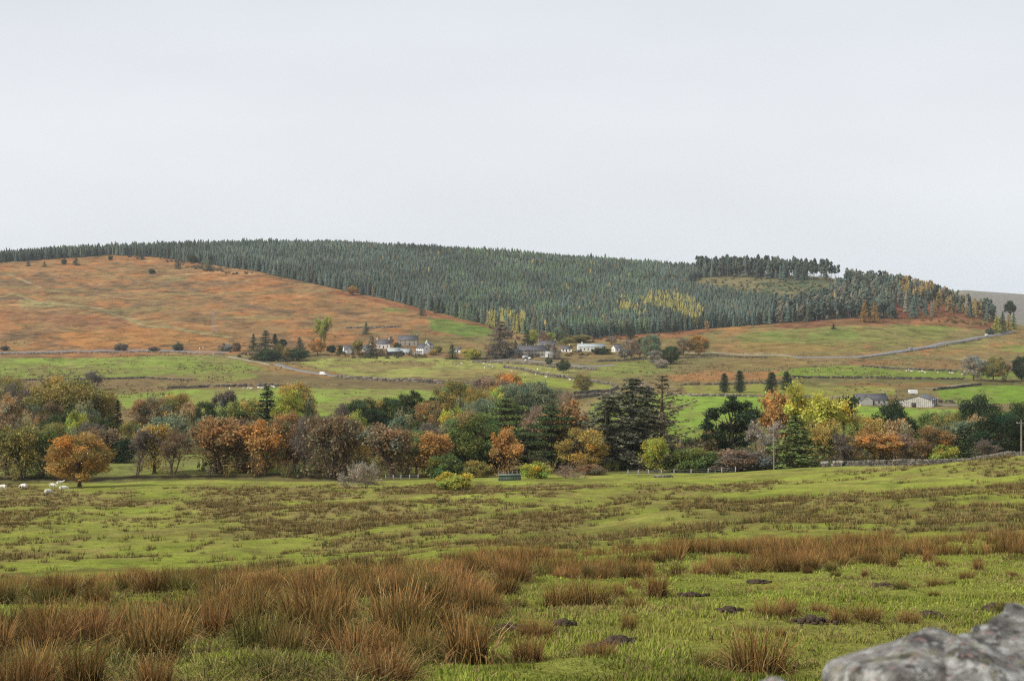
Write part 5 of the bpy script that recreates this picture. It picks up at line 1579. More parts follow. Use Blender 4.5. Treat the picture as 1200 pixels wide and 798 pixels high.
# left hamlet
gable_house("cottage", "small white gabled cottage at the left end of the left hamlet", gp(409, 414), 9, 6.5, 3.0, 6.2, A(20), wins=3, chims=(0.9,), wing=(-1.5, 3.5, 4.5, 2.8, 5.6))
gable_house("cottage", "white cottage with two end chimneys and a dark slate roof", gp(449, 408), 11, 6.5, 3.8, 7.0, A(8), wins=3, chims=(-1, 1))
gable_house("shed", "dark-sided shed with a pale sheet roof in front of the white cottage", gp(461, 416), 10, 8, 2.9, 5.6, A(14), wall=M_DARKWOOD, roof=M_PALEROOF, wins=0, door=True, gable_win=0, cat="shed")
gable_house("farmhouse", "long stone farmhouse with a grey roof, highest building of the left hamlet", gp(478, 404.5), 17, 7.5, 4.6, 8.2, A(-4), wall=M_RUBBLE, wins=4, chims=(-0.95, 0.2, 0.95))
gable_house("stone_cottage", "low stone cottage with a pale grey roof at the front of the left hamlet", gp(475, 416), 9, 6, 2.5, 5.0, A(-22), wall=M_RUBBLE, roof=M_PALEROOF, wins=3, chims=())
gable_house("house", "white house with a tall bright gable at the right of the left hamlet", gp(496, 414), 10, 7, 4.3, 7.8, A(-52), wins=3, chims=(0.9,))
gable_house("garage", "low white flat-fronted garage beside the bright-gabled house", gp(490, 416.5), 6.5, 4.5, 2.8, 3.3, A(0), wins=0, door=True, gable_win=0, cat="garage")
gable_house("hut", "small white hut half hidden right of the cone-shaped conifer", gp(537, 413), 5, 4, 2.4, 4.0, A(-15), wins=1, gable_win=0, cat="hut")
gable_house("cottage", "small white cottage half hidden by the olive tree in the left hamlet", gp(430, 412), 7, 5.5, 2.8, 5.2, A(-8), wins=2, chims=(1,))
gable_house("outhouse", "small grey outhouse between the pale-roofed shed and the stone cottage", gp(468.5, 413), 5, 4, 2.4, 4.0, A(30), wall=M_RUBBLE, wins=1, gable_win=0, cat="outhouse")
gable_house("cottage", "narrow white cottage end-on behind the bright-gabled house", gp(502, 408.5), 7, 5, 3.0, 5.4, A(70), wins=2, chims=(-1,))
# middle hamlet
gable_house("cottage", "grey stone cottage left of the long terrace", gp(601, 417.5), 9, 6, 3.0, 5.8, A(15), wall=M_RUBBLE, wins=3, chims=(-1, 1))
gable_house("shed", "white lean shed at the right end of the terrace", gp(644, 418), 6, 4.5, 2.4, 4.2, A(-20), roof=M_PALEROOF, wins=1, gable_win=0, cat="shed")
gable_house("bungalow", "low pale bungalow between the terrace and the long white building", gp(664, 412), 9, 6, 2.5, 4.6, A(-6), wins=3, chims=(0.6,), cat="bungalow")
gable_house("terrace", "long terrace of stone houses under a dark slate roof", gp(623, 417), 22, 7.5, 4.4, 8.0, A(-10), wall=M_RUBBLE, wins=8, chims=(-1, -0.4, 0.25, 1))
gable_house("terrace", "shorter slate-roofed stone row set at an angle behind the long terrace", gp(641, 411), 15, 7, 4.5, 8.0, A(12), wall=M_RUBBLE, wins=4, chims=(-1, 1))
gable_house("hall", "long low white building with a pale roof below the plantation", gp(693, 411), 23, 9, 3.4, 5.6, A(3), roof=M_PALEROOF, wins=7, chims=(-0.7,), gable_win=1, cat="hall")
gable_house("cottage", "small white shed-like cottage right of the long white building", gp(723, 412), 7, 6, 2.8, 5.2, A(28), wins=2, chims=())
# right farm
gable_house("bungalow", "pale bungalow with a grey slate roof and a front gable by the bright green field", gp(1020, 474), 15, 8, 2.6, 5.2, A(6), wall=M_CLAD, wins=5, chims=(1,), wing=(-4.2, 2.6, 6.2, 2.6, 4.8), cat="bungalow")


def barn():
    p = gp(1080, 476); r = empty("barn", p, A(62)); tag(r, "weathered pale grey barn with a dark open side and white end posts", "barn")
    q = MB(); l, d, he, hr = 7.0, 6.2, 3.4, 5.4   # local x = ridge (points away), gable towards the camera at -x
    q.poly([[-l, -d, -1], [-l, d, -1], [-l, d, he], [-l, 0, hr], [-l, -d, he]])
    q.poly([[l, -d, -1], [l, d, -1], [l, d, he], [l, 0, hr], [l, -d, he]])
    q.poly([[-l, d, -1], [l, d, -1], [l, d, he], [-l, d, he]])
    q.obj("wall", M_CLAD, r)
    q = MB()
    for k in range(13): q.box((-l - 0.03, -d + 0.45 + k * (2 * d - 0.9) / 12, 1.9), (0.05, 0.07, 3.4 if abs(k - 6) > 3 else 4.5))
    q.obj("cladding_batten", M_WOOD, r)
    q = MB(); q.box((-l - 0.03, 2.2, 0.9), (0.06, 2.2, 2.4)); q.obj("door", M_DARKWOOD, r)
    ro = MB(); t = 0.2
    for s in (-1, 1):
        e = (hr - he) / d
        a = np.array([[-l - 0.4, s * (d + 0.4), he - 0.4 * e + 0.04], [l + 0.4, s * (d + 0.4), he - 0.4 * e + 0.04], [l + 0.4, 0, hr + 0.04], [-l - 0.4, 0, hr + 0.04]])
        ro.add(np.concatenate([a, a + [0, 0, t]]), [[0, 1, 2, 3], [4, 5, 6, 7], [0, 1, 5, 4], [1, 2, 6, 5], [2, 3, 7, 6], [3, 0, 4, 7]])
    ro.obj("roof", M_SLATE, r)
    q = MB()
    for x in (-l + 0.3, -2.4, 2.4, l - 0.3): q = MB(); q.box((x, -d - 0.05, 1.4), (0.5, 0.3, 4.8)); q.obj("post", M_WHITE, r)
    q = MB(); q.box((-3.6, -d, 0.4), (5.0, 0.2, 2.4)); q.obj("low_wall", M_WHITE, r)
    q = MB(); v = np.array([[-l + 1, d, -1], [l - 1, d, -1], [l - 1, d + 6, -1], [-l + 1, d + 6, -1], [-l + 1, d, 3.6], [l - 1, d, 3.6], [l - 1, d + 6, 1.8], [-l + 1, d + 6, 1.8]])
    q.add(v, [[1, 2, 6, 5], [2, 3, 7, 6], [3, 0, 4, 7]]); lw = q.obj("lean_to", M_CLAD, r)
    q = MB(); a = np.array([[-l + 0.7, d + 0.02, 3.66], [l - 0.7, d + 0.02, 3.66], [l - 0.7, d + 6.4, 1.74], [-l + 0.7, d + 6.4, 1.74]])
    q.add(np.concatenate([a, a + [0, 0, 0.15]]), [[0, 1, 2, 3], [4, 5, 6, 7], [0, 1, 5, 4], [1, 2, 6, 5], [2, 3, 7, 6], [3, 0, 4, 7]]); q.obj("lean_to_roof", M_SLATE, lw)


barn()
ribbon("yard", gl((1098, 475), (1112, 475), (1128, 475)), 8.0, M_TAR, 0.15)


def field_shed():
    p = G(607, 562.5, 215); r = empty("field_shed", p, A(2)); tag(r, "low green sheet-metal shed at the edge of the trees", "shed")
    q = MB(); q.box((-1.7, 0, 0.35), (3.9, 1.7, 1.2)); q.obj("wall", M_GREENSHEET, r)
    q = MB(); q.box((-1.7, -0.02, 1.0), (4.2, 2.0, 0.10)); ro = q.obj("roof", M_GREENSHEET, r)
    q = MB()
    for k in range(14): q.box((-3.5 + k * 0.28, -0.87, 0.35), (0.06, 0.05, 1.15))
    q.obj("rib", M_GREENSHEET, r)
    q = MB(); q.box((0.42, -0.2, 0.45), (0.25, 0.25, 1.4)); q.obj("post", M_WOOD, r)


field_shed()

# ------------------------------------------------------------------ stone walls, fences, poles
def wall_line(name, label, pts, hgt=1.2, block=0.55, thick=0.5, rows=3, tone=(1, 1, 1), mat=None, gaps=0.0, cat="wall", seed=0):
    rng = np.random.default_rng(seed + 500); mb = MB(); pts = [np.array(p) for p in pts]
    for a, b in zip(pts[:-1], pts[1:]):
        n = max(1, int(np.linalg.norm((b - a)[:2]) / block)); ang = math.atan2(b[1] - a[1], b[0] - a[0])
        for k in range(n):
            f = (k + 0.5) / n; x, y = a[0] + (b[0] - a[0]) * f, a[1] + (b[1] - a[1]) * f
            z = float(H(x, y)); sag = 1 + 0.22 * float(fbm(np.array(x / 6.0), np.array(y / 6.0), 2, 97))
            if rng.random() < gaps: continue
            hh = hgt * sag / rows
            for j in range(rows):
                g = rng.uniform(0.45, 1.4) * (1.35 if j == rows - 1 else 1.0)
                o_ = rng.uniform(-0.5, 0.5) * block
                mb.box((x + o_ * math.cos(ang), y + o_ * math.sin(ang) + rng.normal(0, 0.05), z + hh * (j + 0.5) - (0.15 if j == 0 else 0)), (block * rng.uniform(0.8, 1.7), thick * (1 - 0.15 * j), hh * rng.uniform(0.85, 1.12) + (0.3 if j == 0 else 0)),
                       ang + rng.normal(0, 0.1), np.array(tone) * g * (1 + rng.normal(0, 0.05, 3)), 0.12, rng)
    o = mb.obj(name, mat or M_STONE); tag(o, label, cat)
    return o


def line_at(pts): return [tuple(GY(u, Y)) for u, Y in pts]


wall_line("drystone_wall", "long grey drystone wall climbing along the crest on the right", line_at([(985, 271), (1020, 266), (1060, 262), (1100, 256), (1140, 249), (1175, 240), (1215, 232), (1300, 222)]), 1.05, 0.36, 0.5, 4, (0.5, 0.48, 0.44), seed=1)
wall_line("drystone_wall", "short tumbled end of wall left of the long crest wall", line_at([(962, 271), (975, 271), (988, 270)]), 1.1, 0.6, 0.6, 2, (0.7, 0.66, 0.64), gaps=0.12, seed=2)
# field walls and hedge banks in the valley, drawn as (label, points, height, tone, name)
FW = [("dark field wall above the left bright field", [(195, 456), (250, 453.5), (300, 452.5), (345, 453)], 1.6, (0.5, 0.45, 0.4), "field_wall"),
      ("long brown-grey wall below the hillocks in the middle of the valley", [(395, 443), (450, 446.5), (500, 448.5), (560, 451.5)], 2.2, (0.62, 0.55, 0.47), "field_wall"),
      ("wall running down right from the lane to the lone olive-brown tree", [(590, 431), (620, 436), (650, 442), (690, 448)], 2.0, (0.6, 0.54, 0.46), "field_wall"),
      ("curved wall around the yellow-green field", [(690, 447), (715, 451), (724, 455), (712, 460), (690, 461), (672, 462)], 1.8, (0.6, 0.54, 0.46), "field_wall"),
      ("grey wall below the curved wall", [(672, 468), (700, 464), (745, 462)], 1.8, (0.7, 0.64, 0.55), "field_wall"),
      ("wall below the sheep pasture on the right", [(930, 443), (1000, 443.5), (1060, 444.5), (1130, 445)], 1.6, (0.42, 0.40, 0.3), "field_wall"),
      ("wall above the sheep pasture on the right", [(1010, 430), (1080, 434), (1140, 435.5), (1230, 437)], 1.5, (0.42, 0.38, 0.32), "field_wall"),
      ("wall above the cypresses' field", [(800, 451.5), (870, 450), (940, 450.5)], 1.3, (0.45, 0.42, 0.32), "field_wall"),
      ("pale wall along the top of the bright green field", [(780, 463.5), (850, 464.5), (950, 466), (1000, 468)], 1.5, (0.75, 0.70, 0.6), "field_wall"),
      ("wall right of the barn under the upper pasture", [(1094, 458), (1120, 455), (1150, 451)], 1.5, (0.42, 0.39, 0.3), "field_wall"),
      ("low dark wall right of the barn yard", [(1099, 472), (1118, 472.5)], 1.6, (0.35, 0.33, 0.28), "field_wall"),
      ("wall between brown and green pasture at the left", [(-40, 447), (80, 446), (170, 443.5), (225, 446)], 1.2, (0.45, 0.4, 0.32), "field_wall"),
      ("wall alongside the left road", [(-60, 415.5), (60, 414.5), (140, 413.3), (210, 413.6), (262, 416)], 1.1, (0.75, 0.7, 0.62), "roadside_wall"),
      ("broken wall across the bracken above the left hamlet", [(402, 385), (440, 384.5), (470, 383)], 1.5, (0.75, 0.70, 0.65), "field_wall"),
      ("wall along the left part of the hillside lane", [(700, 424), (760, 421), (830, 418), (900, 419.5)], 1.3, (0.5, 0.46, 0.38), "field_wall"),
      ("wall under the terrace hamlet", [(555, 425), (600, 426), (650, 431), (700, 434)], 1.6, (0.6, 0.55, 0.48), "field_wall"),
      ("wall beside the right-hand road", [(1008, 420), (1060, 413.5), (1110, 405), (1150, 398)], 1.0, (0.8, 0.75, 0.68), "roadside_wall")]
for k, (label, pts, hg, tn, nm) in enumerate(FW):
    wall_line(nm, label, gl(*pts), hg, 2.2, 0.7, 2, tn, gaps=0.04, seed=10 + k)


def fence(label, pts, n, hgt=1.15, mat=None, rails=3):
    pts = [np.array(p) for p in pts]; r = empty("post_fence", pts[0]); tag(r, label, "fence")
    o0 = pts[0]; seg = []
    tot = len(pts) - 1
    for k in range(n):
        f = k / (n - 1) * tot; i = min(int(f), tot - 1); q = pts[i] + (pts[i + 1] - pts[i]) * (f - i); q[2] = float(H(q[0], q[1])); seg.append(q - o0)
    for q in seg:
        m = MB(); m.box((q[0], q[1], q[2] + hgt / 2 - 0.1), (0.16, 0.16, hgt + 0.2)); m.box((q[0], q[1], q[2] + hgt + 0.03), (0.13, 0.13, 0.06)); m.obj("post", mat or M_PALEPOST, r)
    m = MB()
    for a, b in zip(seg[:-1], seg[1:]):
        for z in np.linspace(0.35, hgt - 0.1, rails): m.tubes([a + [0, -0.09, z]], [b + [0, -0.09, z]], 0.012, 0.012, (1, 1, 1), 4)
    m.obj("wire", M_STEEL, r)


fence("pale post and wire fence in front of the ragged spruces and the wide olive bush", line_at([(736, 279), (760, 278.5), (790, 278), (830, 277), (862, 276)]), 9)
fence("grey post fence along the far side of the stream field at the left", line_at([(215, 318), (280, 320), (330, 322)]), 9, 1.2, M_WOOD)
fence("short dark timber fence below the small orange tree on pale trunks", line_at([(584, 284), (596, 284), (606, 284)]), 5, 1.2, M_WOOD, 2)
fence("pale post fence at the foot of the brown dome-shaped tree", line_at([(452, 287), (470, 286.5), (490, 286)]), 5, 1.0)


def pole(label, p, h, cross=True, r0=0.14):
    r = empty("utility_pole", p); tag(r, label, "pole")
    m = MB(); m.tubes([[0, 0, -0.4]], [[0, 0, h]], r0, r0 * 0.72, (1, 1, 1), 10); m.obj("shaft", M_WOOD, r)
    if cross:
        m = MB(); m.box((0, 0, h - 0.5), (1.6, 0.12, 0.12)); c = m.obj("crossarm", M_WOOD, r)
        for x in (-0.7, 0, 0.7):
            m = MB(); m.tubes([[x, 0, h - 0.44], [x, 0, h - 0.34]], [[x, 0, h - 0.34], [x, 0, h - 0.22]], [0.03, 0.07], [0.07, 0.04], (1, 1, 1), 8); m.obj("insulator", M_STEEL, c)


pole("wooden utility pole standing in front of the belt between bare tree and green conifer", GY(907, 279), 8.6)
pole("wooden utility pole at the right edge by the stone wall", GY(1197, 234), 6.2, True, 0.16)
pole("thin pole behind the bungalow garden", gp(1005, 466), 7.0, False)
pole("thin pole at the left of the bungalow", gp(989, 466), 6.0, False)


def pylon():
    p = G(251, 391, 900); r = empty("lattice_pylon", p, 0.4); tag(r, "pale grey lattice pylon on the bracken slope above the left road", "pylon")
    h = 22.0; m = MB()
    def q(s1, s2, f): w_ = 1.9 * (1 - f) ** 1.2 + 0.35; return [s1 * w_, s2 * w_, f * h]
    lv = [0, 0.18, 0.35, 0.5, 0.64, 0.77, 0.89, 1.0]
    for a, b in zip(lv[:-1], lv[1:]):
        for s in ((1, 1), (1, -1), (-1, -1), (-1, 1)):
            m.tubes([q(*s, a)], [q(*s, b)], 0.07, 0.07, (1, 1, 1), 4)
            s2 = (-s[1], s[0]); m.tubes([q(*s, a)], [q(*s2, b)], 0.045, 0.045, (1, 1, 1), 3); m.tubes([q(*s2, a)], [q(*s, b)], 0.045, 0.045, (1, 1, 1), 3)
    m.obj("tower", M_STEEL, r)
    for f, w_ in ((0.97, 2.6), (0.85, 3.2), (0.73, 2.6)):
        m = MB(); m.tubes([[-w_, 0, f * h]], [[w_, 0, f * h]], 0.08, 0.08, (1, 1, 1), 4)
        for s in (-1, 1): m.tubes([[s * w_, 0, f * h]], [[s * 0.4, 0, f * h + 0.9]], 0.05, 0.05, (1, 1, 1), 3); m.tubes([[s * w_, 0, f * h]], [[s * w_, 0, f * h - 0.9]], 0.06, 0.06, (1, 1, 1), 4)
        m.obj("crossarm", M_STEEL, r)


pylon()


def sign_post(u, v, label):
    p = G(u, v, 900); r = empty("road_sign", p); tag(r, label, "sign")
    m = MB(); m.tubes([[0, 0, -0.2]], [[0, 0, 2.2]], 0.07, 0.07, (1, 1, 1), 6); m.obj("post", M_STEEL, r)
    m = MB(); m.box((0, -0.09, 2.5), (0.9, 0.06, 1.1)); m.obj("plate", M_WHITE, r)


sign_post(234, 412, "white road sign, left of a pair beside the left road"); sign_post(238, 411, "white road sign, right of a pair beside the left road")

# small stone culvert
def culvert():
    p = GY(777, 262); r = empty("culvert", p, 0.1); tag(r, "small stone culvert with a flat slab in the rushy pasture", "culvert")
    rng = np.random.default_rng(9); m = MB()
    for k in range(7):
        m.box((-1.6 + k * 0.52, -0.3, 0.15), (0.5, 0.5, 0.34), rng.normal(0, 0.1), np.array([0.8, 0.75, 0.7]) * rng.uniform(0.6, 1.2), 0.2, rng)
    m.obj("abutment", M_STONE, r)
    m = MB(); m.box((0, -0.1, 0.36), (3.4, 0.9, 0.1), 0, (0.9, 0.85, 0.8), 0.05, rng); m.obj("slab", M_STONE, r)


culvert()

# ------------------------------------------------------------------ vehicles
def make_car(name, label, p, rz, van=False, color=(1, 1, 1), group=None, trailer=False):
    r = empty(name, p, rz); tag(r, label, "van" if van else ("trailer" if trailer else "car"), group)
    L, W = (5.0, 1.95) if van else (4.2, 1.75)
    if trailer: prof = [(-2.4, .5), (2.4, .5), (2.4, 2.5), (-2.4, 2.5)]
    elif van: prof = [(-2.5, .35), (2.5, .35), (2.5, .95), (1.75, 1.15), (1.15, 2.0), (0.9, 2.15), (-2.4, 2.15), (-2.5, 2.0)]
    else: prof = [(-2.1, .35), (2.1, .35), (2.1, .72), (1.95, .85), (1.0, .95), (0.35, 1.45), (-1.2, 1.48), (-1.95, .98), (-2.1, .9)]
    m = MB(); n = len(prof); v = []
    for y, k in ((-W / 2, 0.0), (-W / 2 + 0.08, 1), (W / 2 - 0.08, 1), (W / 2, 0.0)):
        for x, z in prof: v.append((x * (0.97 if not k else 1), y, (z - 0.9) * (0.94 if not k else 1) + 0.9))
    f = [[i + j * n, (i + 1) % n + j * n, (i + 1) % n + (j + 1) * n, i + (j + 1) * n] for j in range(3) for i in range(n)]
    m.add(v, f); m.add(v, [list(range(n))]); m.add(v, [[i + 3 * n for i in range(n)][::-1]])
    b = m.obj("body", M_PAINT, r); b.color = (*color, 1)
    if not trailer:
        for y in (-W / 2, W / 2):
            m = MB(); s = math.copysign(0.004, y)
            q = [(0.85, 1.2), (1.45, 1.2), (1.05, 1.85), (0.85, 1.85)] if van else [(-1.6, .98), (0.85, .98), (0.3, 1.36), (-1.15, 1.38)]
            m.poly([(x * 0.97, y + s * 3, z) for x, z in q]); m.obj("window", M_GLASS, r)
        m = MB(); a, c = ((1.72, 1.2), (1.2, 1.95)) if van else ((0.95, 1.0), (0.42, 1.4))
        m.poly([(a[0] + .03, -W / 2 + .15, a[1]), (a[0] + .03, W / 2 - .15, a[1]), (c[0] + .03, W / 2 - .2, c[1]), (c[0] + .03, -W / 2 + .2, c[1])]); m.obj("windscreen", M_GLASS, r)
    for x in ((-1.3, 1.35) if not trailer else (-0.4, 0.5)):
        for y in (-W / 2 + 0.08, W / 2 - 0.08):
            m = MB(); m.tubes([[x, y - 0.11, 0.33]], [[x, y + 0.11, 0.33]], 0.33, 0.33, (1, 1, 1), 14)
            k = np.arange(14) / 14 * 2 * math.pi
            for s in (-1, 1): m.poly(np.stack([x + 0.33 * np.cos(k), np.full(14, y + s * 0.11), 0.33 + 0.33 * np.sin(k)], 1))
            wv = m.obj("wheel", M_TYRE, r)
            m = MB(); m.poly(np.stack([x + 0.19 * np.cos(k), np.full(14, y + math.copysign(0.115, y)), 0.33 + 0.19 * np.sin(k)], 1)); m.obj("hub", M_STEEL, wv)
    return r


make_car("van", "white van on the grey track across the valley", gp(379, 440) + Vector((0, 0, 0.3)), A(-25), True)
make_car("parked_car", "dark red car parked left of the white vehicles by the terrace", gp(608, 420) + Vector((0, 0, .1)), A(10), color=(0.25, 0.05, 0.05))
make_car("van", "white van parked in front of the terrace", gp(616, 420.5) + Vector((0, 0, .1)), A(40), True)
make_car("parked_car", "white car parked right of the white van by the terrace", gp(621, 421) + Vector((0, 0, .1)), A(75))
make_car("parked_car", "white car parked nearest the lane by the terrace", gp(618, 423.5) + Vector((0, 0, .1)), A(20))
make_car("parked_car", "pale car at the right end of the terrace", gp(637, 419.5) + Vector((0, 0, .1)), A(0), color=(0.8, 0.8, 0.85))
make_car("parked_car", "white car at the left end of the long white building", gp(677, 412) + Vector((0, 0, .1)), A(5))
make_car("van", "white van heading down the right-hand road", gp(1156, 394.5) + Vector((0, 0, 0.4)), A(-120), True)
make_car("car", "pale car in the middle of the right-hand road", gp(1067, 410) + Vector((0, 0, 0.4)), A(-145), color=(0.7, 0.7, 0.68))
make_car("trailer", "white box trailer on the pasture behind the barn", gp(1070, 462.5) + Vector((0, 0, .1)), A(5), trailer=True)

# ------------------------------------------------------------------ sheep
def sheep_mesh(seed, grazing=True):
    """one continuous body grown over a skeleton"""
    me = bpy.data.meshes.new("sheep"); hz = 0.28 if grazing else 0.95
    V_ = [(-.45, 0, .62), (-.1, 0, .64), (.3, 0, .64), (.52, 0, .68), (.72, 0, .55 if grazing else .85), (.88, 0, hz), (1.02, 0, hz - .07)]
    R_ = [.24, .30, .28, .20, .12, .105, .06]
    E_ = [(0, 1), (1, 2), (2, 3), (3, 4), (4, 5), (5, 6)]
    for root, x, y in ((0, -.46, .13), (0, -.46, -.13), (2, .36, .12), (2, .36, -.12)):
        k = len(V_); V_ += [(x, y, .42), (x + (-.04 if root == 0 else .01), y, .22), (x, y, .02)]; R_ += [.10, .045, .04]
        E_ += [(root, k), (k, k + 1), (k + 1, k + 2)]
    k = len(V_); V_ += [(-.68, 0, .60), (-.74, 0, .45)]; R_ += [.05, .035]; E_ += [(0, k), (k, k + 1)]
    for s in (-1, 1):
        k = len(V_); V_ += [(.86, s * .13, hz + .07), (.84, s * .19, hz + .05)]; R_ += [.03, .02]; E_ += [(5, k), (k, k + 1)]
    me.from_pydata(V_, E_, []); o = bpy.data.objects.new("sheep", me); COL.objects.link(o)
    mod = o.modifiers.new("skin", 'SKIN'); mod.use_smooth_shade = True
    sk = me.skin_vertices[0].data if me.skin_vertices else None
    if sk is None:
        bpy.context.view_layer.objects.active = o; o.select_set(True); bpy.ops.object.modifier_remove(modifier="skin"); bpy.ops.object.modifier_add(type='SKIN'); sk = me.skin_vertices[0].data
    for i, r in enumerate(R_): sk[i].radius = (r, r * (0.95 if i > 3 else 1.0)); sk[i].use_root = (i == 1)
    o.modifiers.new("sub", 'SUBSURF').levels = 1
    dg = bpy.context.evaluated_depsgraph_get(); out = bpy.data.meshes.new_from_object(o.evaluated_get(dg))
    bpy.data.objects.remove(o); bpy.data.meshes.remove(me)
    out.materials.clear(); out.materials.append(M_WOOL); out.name = "sheep"
    return out


SHEEP = [sheep_mesh(0, True), sheep_mesh(1, False)]


def sheep(p, rz, label, group=None, kind=0, s=1.0):
    o = put(bpy.data.objects.new("sheep", SHEEP[kind])); o.location = p; o.rotation_euler = (0, 0, rz); o.scale = (s, s, s)
    return tag(o, label, "sheep", group)


for u, v, rz, k, label in ((3, 574, 3.3, 0, "large white sheep at the left edge of the pasture"), (28, 573.5, 3.0, 0, "white sheep grazing alone between the left edge and the orange oak group"),
                           (61.5, 572, -0.3, 0, "white sheep at the left of the group below the bright orange oak"), (70, 569, 0.5, 1, "white sheep highest of the group, nearest the oak trunk"),
                           (74, 575.5, 0.3, 0, "white sheep at the right of the group below the bright orange oak"), (56, 579.5, 0.9, 0, "white sheep lowest of the group, in the rushes")):
    sheep(G(u, v, 215), rz, label, None, k, 1.0)
g_ = np.random.default_rng(21)
FLOCKS = [("sheep below the dark field wall", "white sheep in the row under the dark wall of the left bright field", [(269, 456.5), (285, 456.3), (291, 456), (294, 456.5), (303, 455.6), (306, 456), (309, 455.4), (313, 455), (318, 454.6), (321, 454.8)]),
          ("sheep on the hillock", "white sheep on the yellow-green hillock below the terrace", [(533, 427), (537, 430), (541, 427), (567, 427), (570, 430), (574, 429), (577, 431), (568, 432), (599, 436), (604, 431), (630, 434)]),
          ("sheep in the yellow-green field", "white sheep in the yellow-green field below the lane", [(628, 440), (640, 443), (668, 446), (672, 447), (642, 438)]),
          ("sheep on the right pasture", "white sheep on the strip of pasture left of the three trees beyond the barn", [(1062, 435.5), (1065, 434.5), (1068, 436), (1077, 437), (1081, 436), (1084, 437.5), (1099, 437.5), (1113, 438), (1116, 438.5), (1128, 440), (1150, 440)])]
for grp, label, pts in FLOCKS:
    for u, v in pts: sheep(G(u, v, 320), g_.uniform(0, 6.28), label, grp, int(g_.integers(2)), 1.3)
# ------------------------------------------------------------------ the lichened wall by the camera
def lichen_mat():
    m, t, out = nt("lichened_stone")
    pos = node(t, "ShaderNodeNewGeometry").outputs["Position"]
    base = ramp(t, noise(t, 14, 7, 0.72, pos), [(0.36, (0.055, 0.052, 0.048)), (0.5, (0.19, 0.18, 0.165)), (0.64, (0.34, 0.33, 0.30))])
    pale = ramp(t, noise(t, 34, 5, 0.7, pos, 0.2), [(0.50, 0), (0.60, 0.9)])
    base = mixc(t, 'MIX', pale, base, (0.50, 0.50, 0.47))
    pink = ramp(t, noise(t, 45, 3, 0.6, pos), [(0.60, 0), (0.66, 0.6)])
    base = mixc(t, 'MIX', pink, base, (0.46, 0.26, 0.24))
    moss = ramp(t, noise(t, 18, 6, 0.7, pos, 0.3), [(0.55, 0), (0.68, 0.85)])
    base = mixc(t, 'MIX', moss, base, (0.20, 0.18, 0.07))
    dk = ramp(t, noise(t, 38, 5, 0.7, pos), [(0.37, 0.95), (0.45, 0)])
    base = mixc(t, 'MIX', dk, base, (0.05, 0.045, 0.04))
    b = node(t, "ShaderNodeBsdfPrincipled"); b.inputs["Roughness"].default_value = 0.95; b.inputs["Specular IOR Level"].default_value = 0.15
    t.links.new(base, b.inputs["Base Color"])
    bp = node(t, "ShaderNodeBump"); bp.inputs["Strength"].default_value = 1.0; bp.inputs["Distance"].default_value = 0.02
    t.links.new(noise(t, 30, 7, 0.7, pos), bp.inputs["Height"]); t.links.new(bp.outputs[0], b.inputs["Normal"])
    t.links.new(b.outputs[0], out.inputs[0])
    return m


M_LICHEN = lichen_mat()


def boulder(mb, c, s, seed, rz=0.0, tilt=0.0, sub=4):
    bm = bmesh.new(); bmesh.ops.create_icosphere(bm, subdivisions=sub, radius=1.0)
    v = np.array([q.co[:] for q in bm.verts]); f = np.array([[q.index for q in p.verts] for p in bm.faces]); bm.free()
    rng = np.random.default_rng(seed)
    # flat cleaved faces
    for _ in range(16):
        n = rng.normal(size=3); n /= np.linalg.norm(n); d = rng.uniform(0.5, 0.8)
        e = v @ n; over = np.maximum(e - d, 0); v = v - over[:, None] * n * 1.0
    r = 1 + 0.05 * fbm(v[:, 0] * 2.2 + seed, v[:, 1] * 2.2 + v[:, 2] * 1.7, 4, seed % 50) + 0.06 * fbm(v[:, 0] * 7, v[:, 2] * 7 + v[:, 1] * 6, 4, 7)
    v = v * r[:, None] * np.array(s) / 2 / 0.85
    ct, st = math.cos(tilt), math.sin(tilt); v = np.stack([v[:, 0] * ct - v[:, 2] * st, v[:, 1], v[:, 0] * st + v[:, 2] * ct], 1)
    ca, sa = math.cos(rz), math.sin(rz); v = np.stack([v[:, 0] * ca - v[:, 1] * sa, v[:, 0] * sa + v[:, 1] * ca, v[:, 2]], 1) + np.array(c)
    mb.add(v, f)


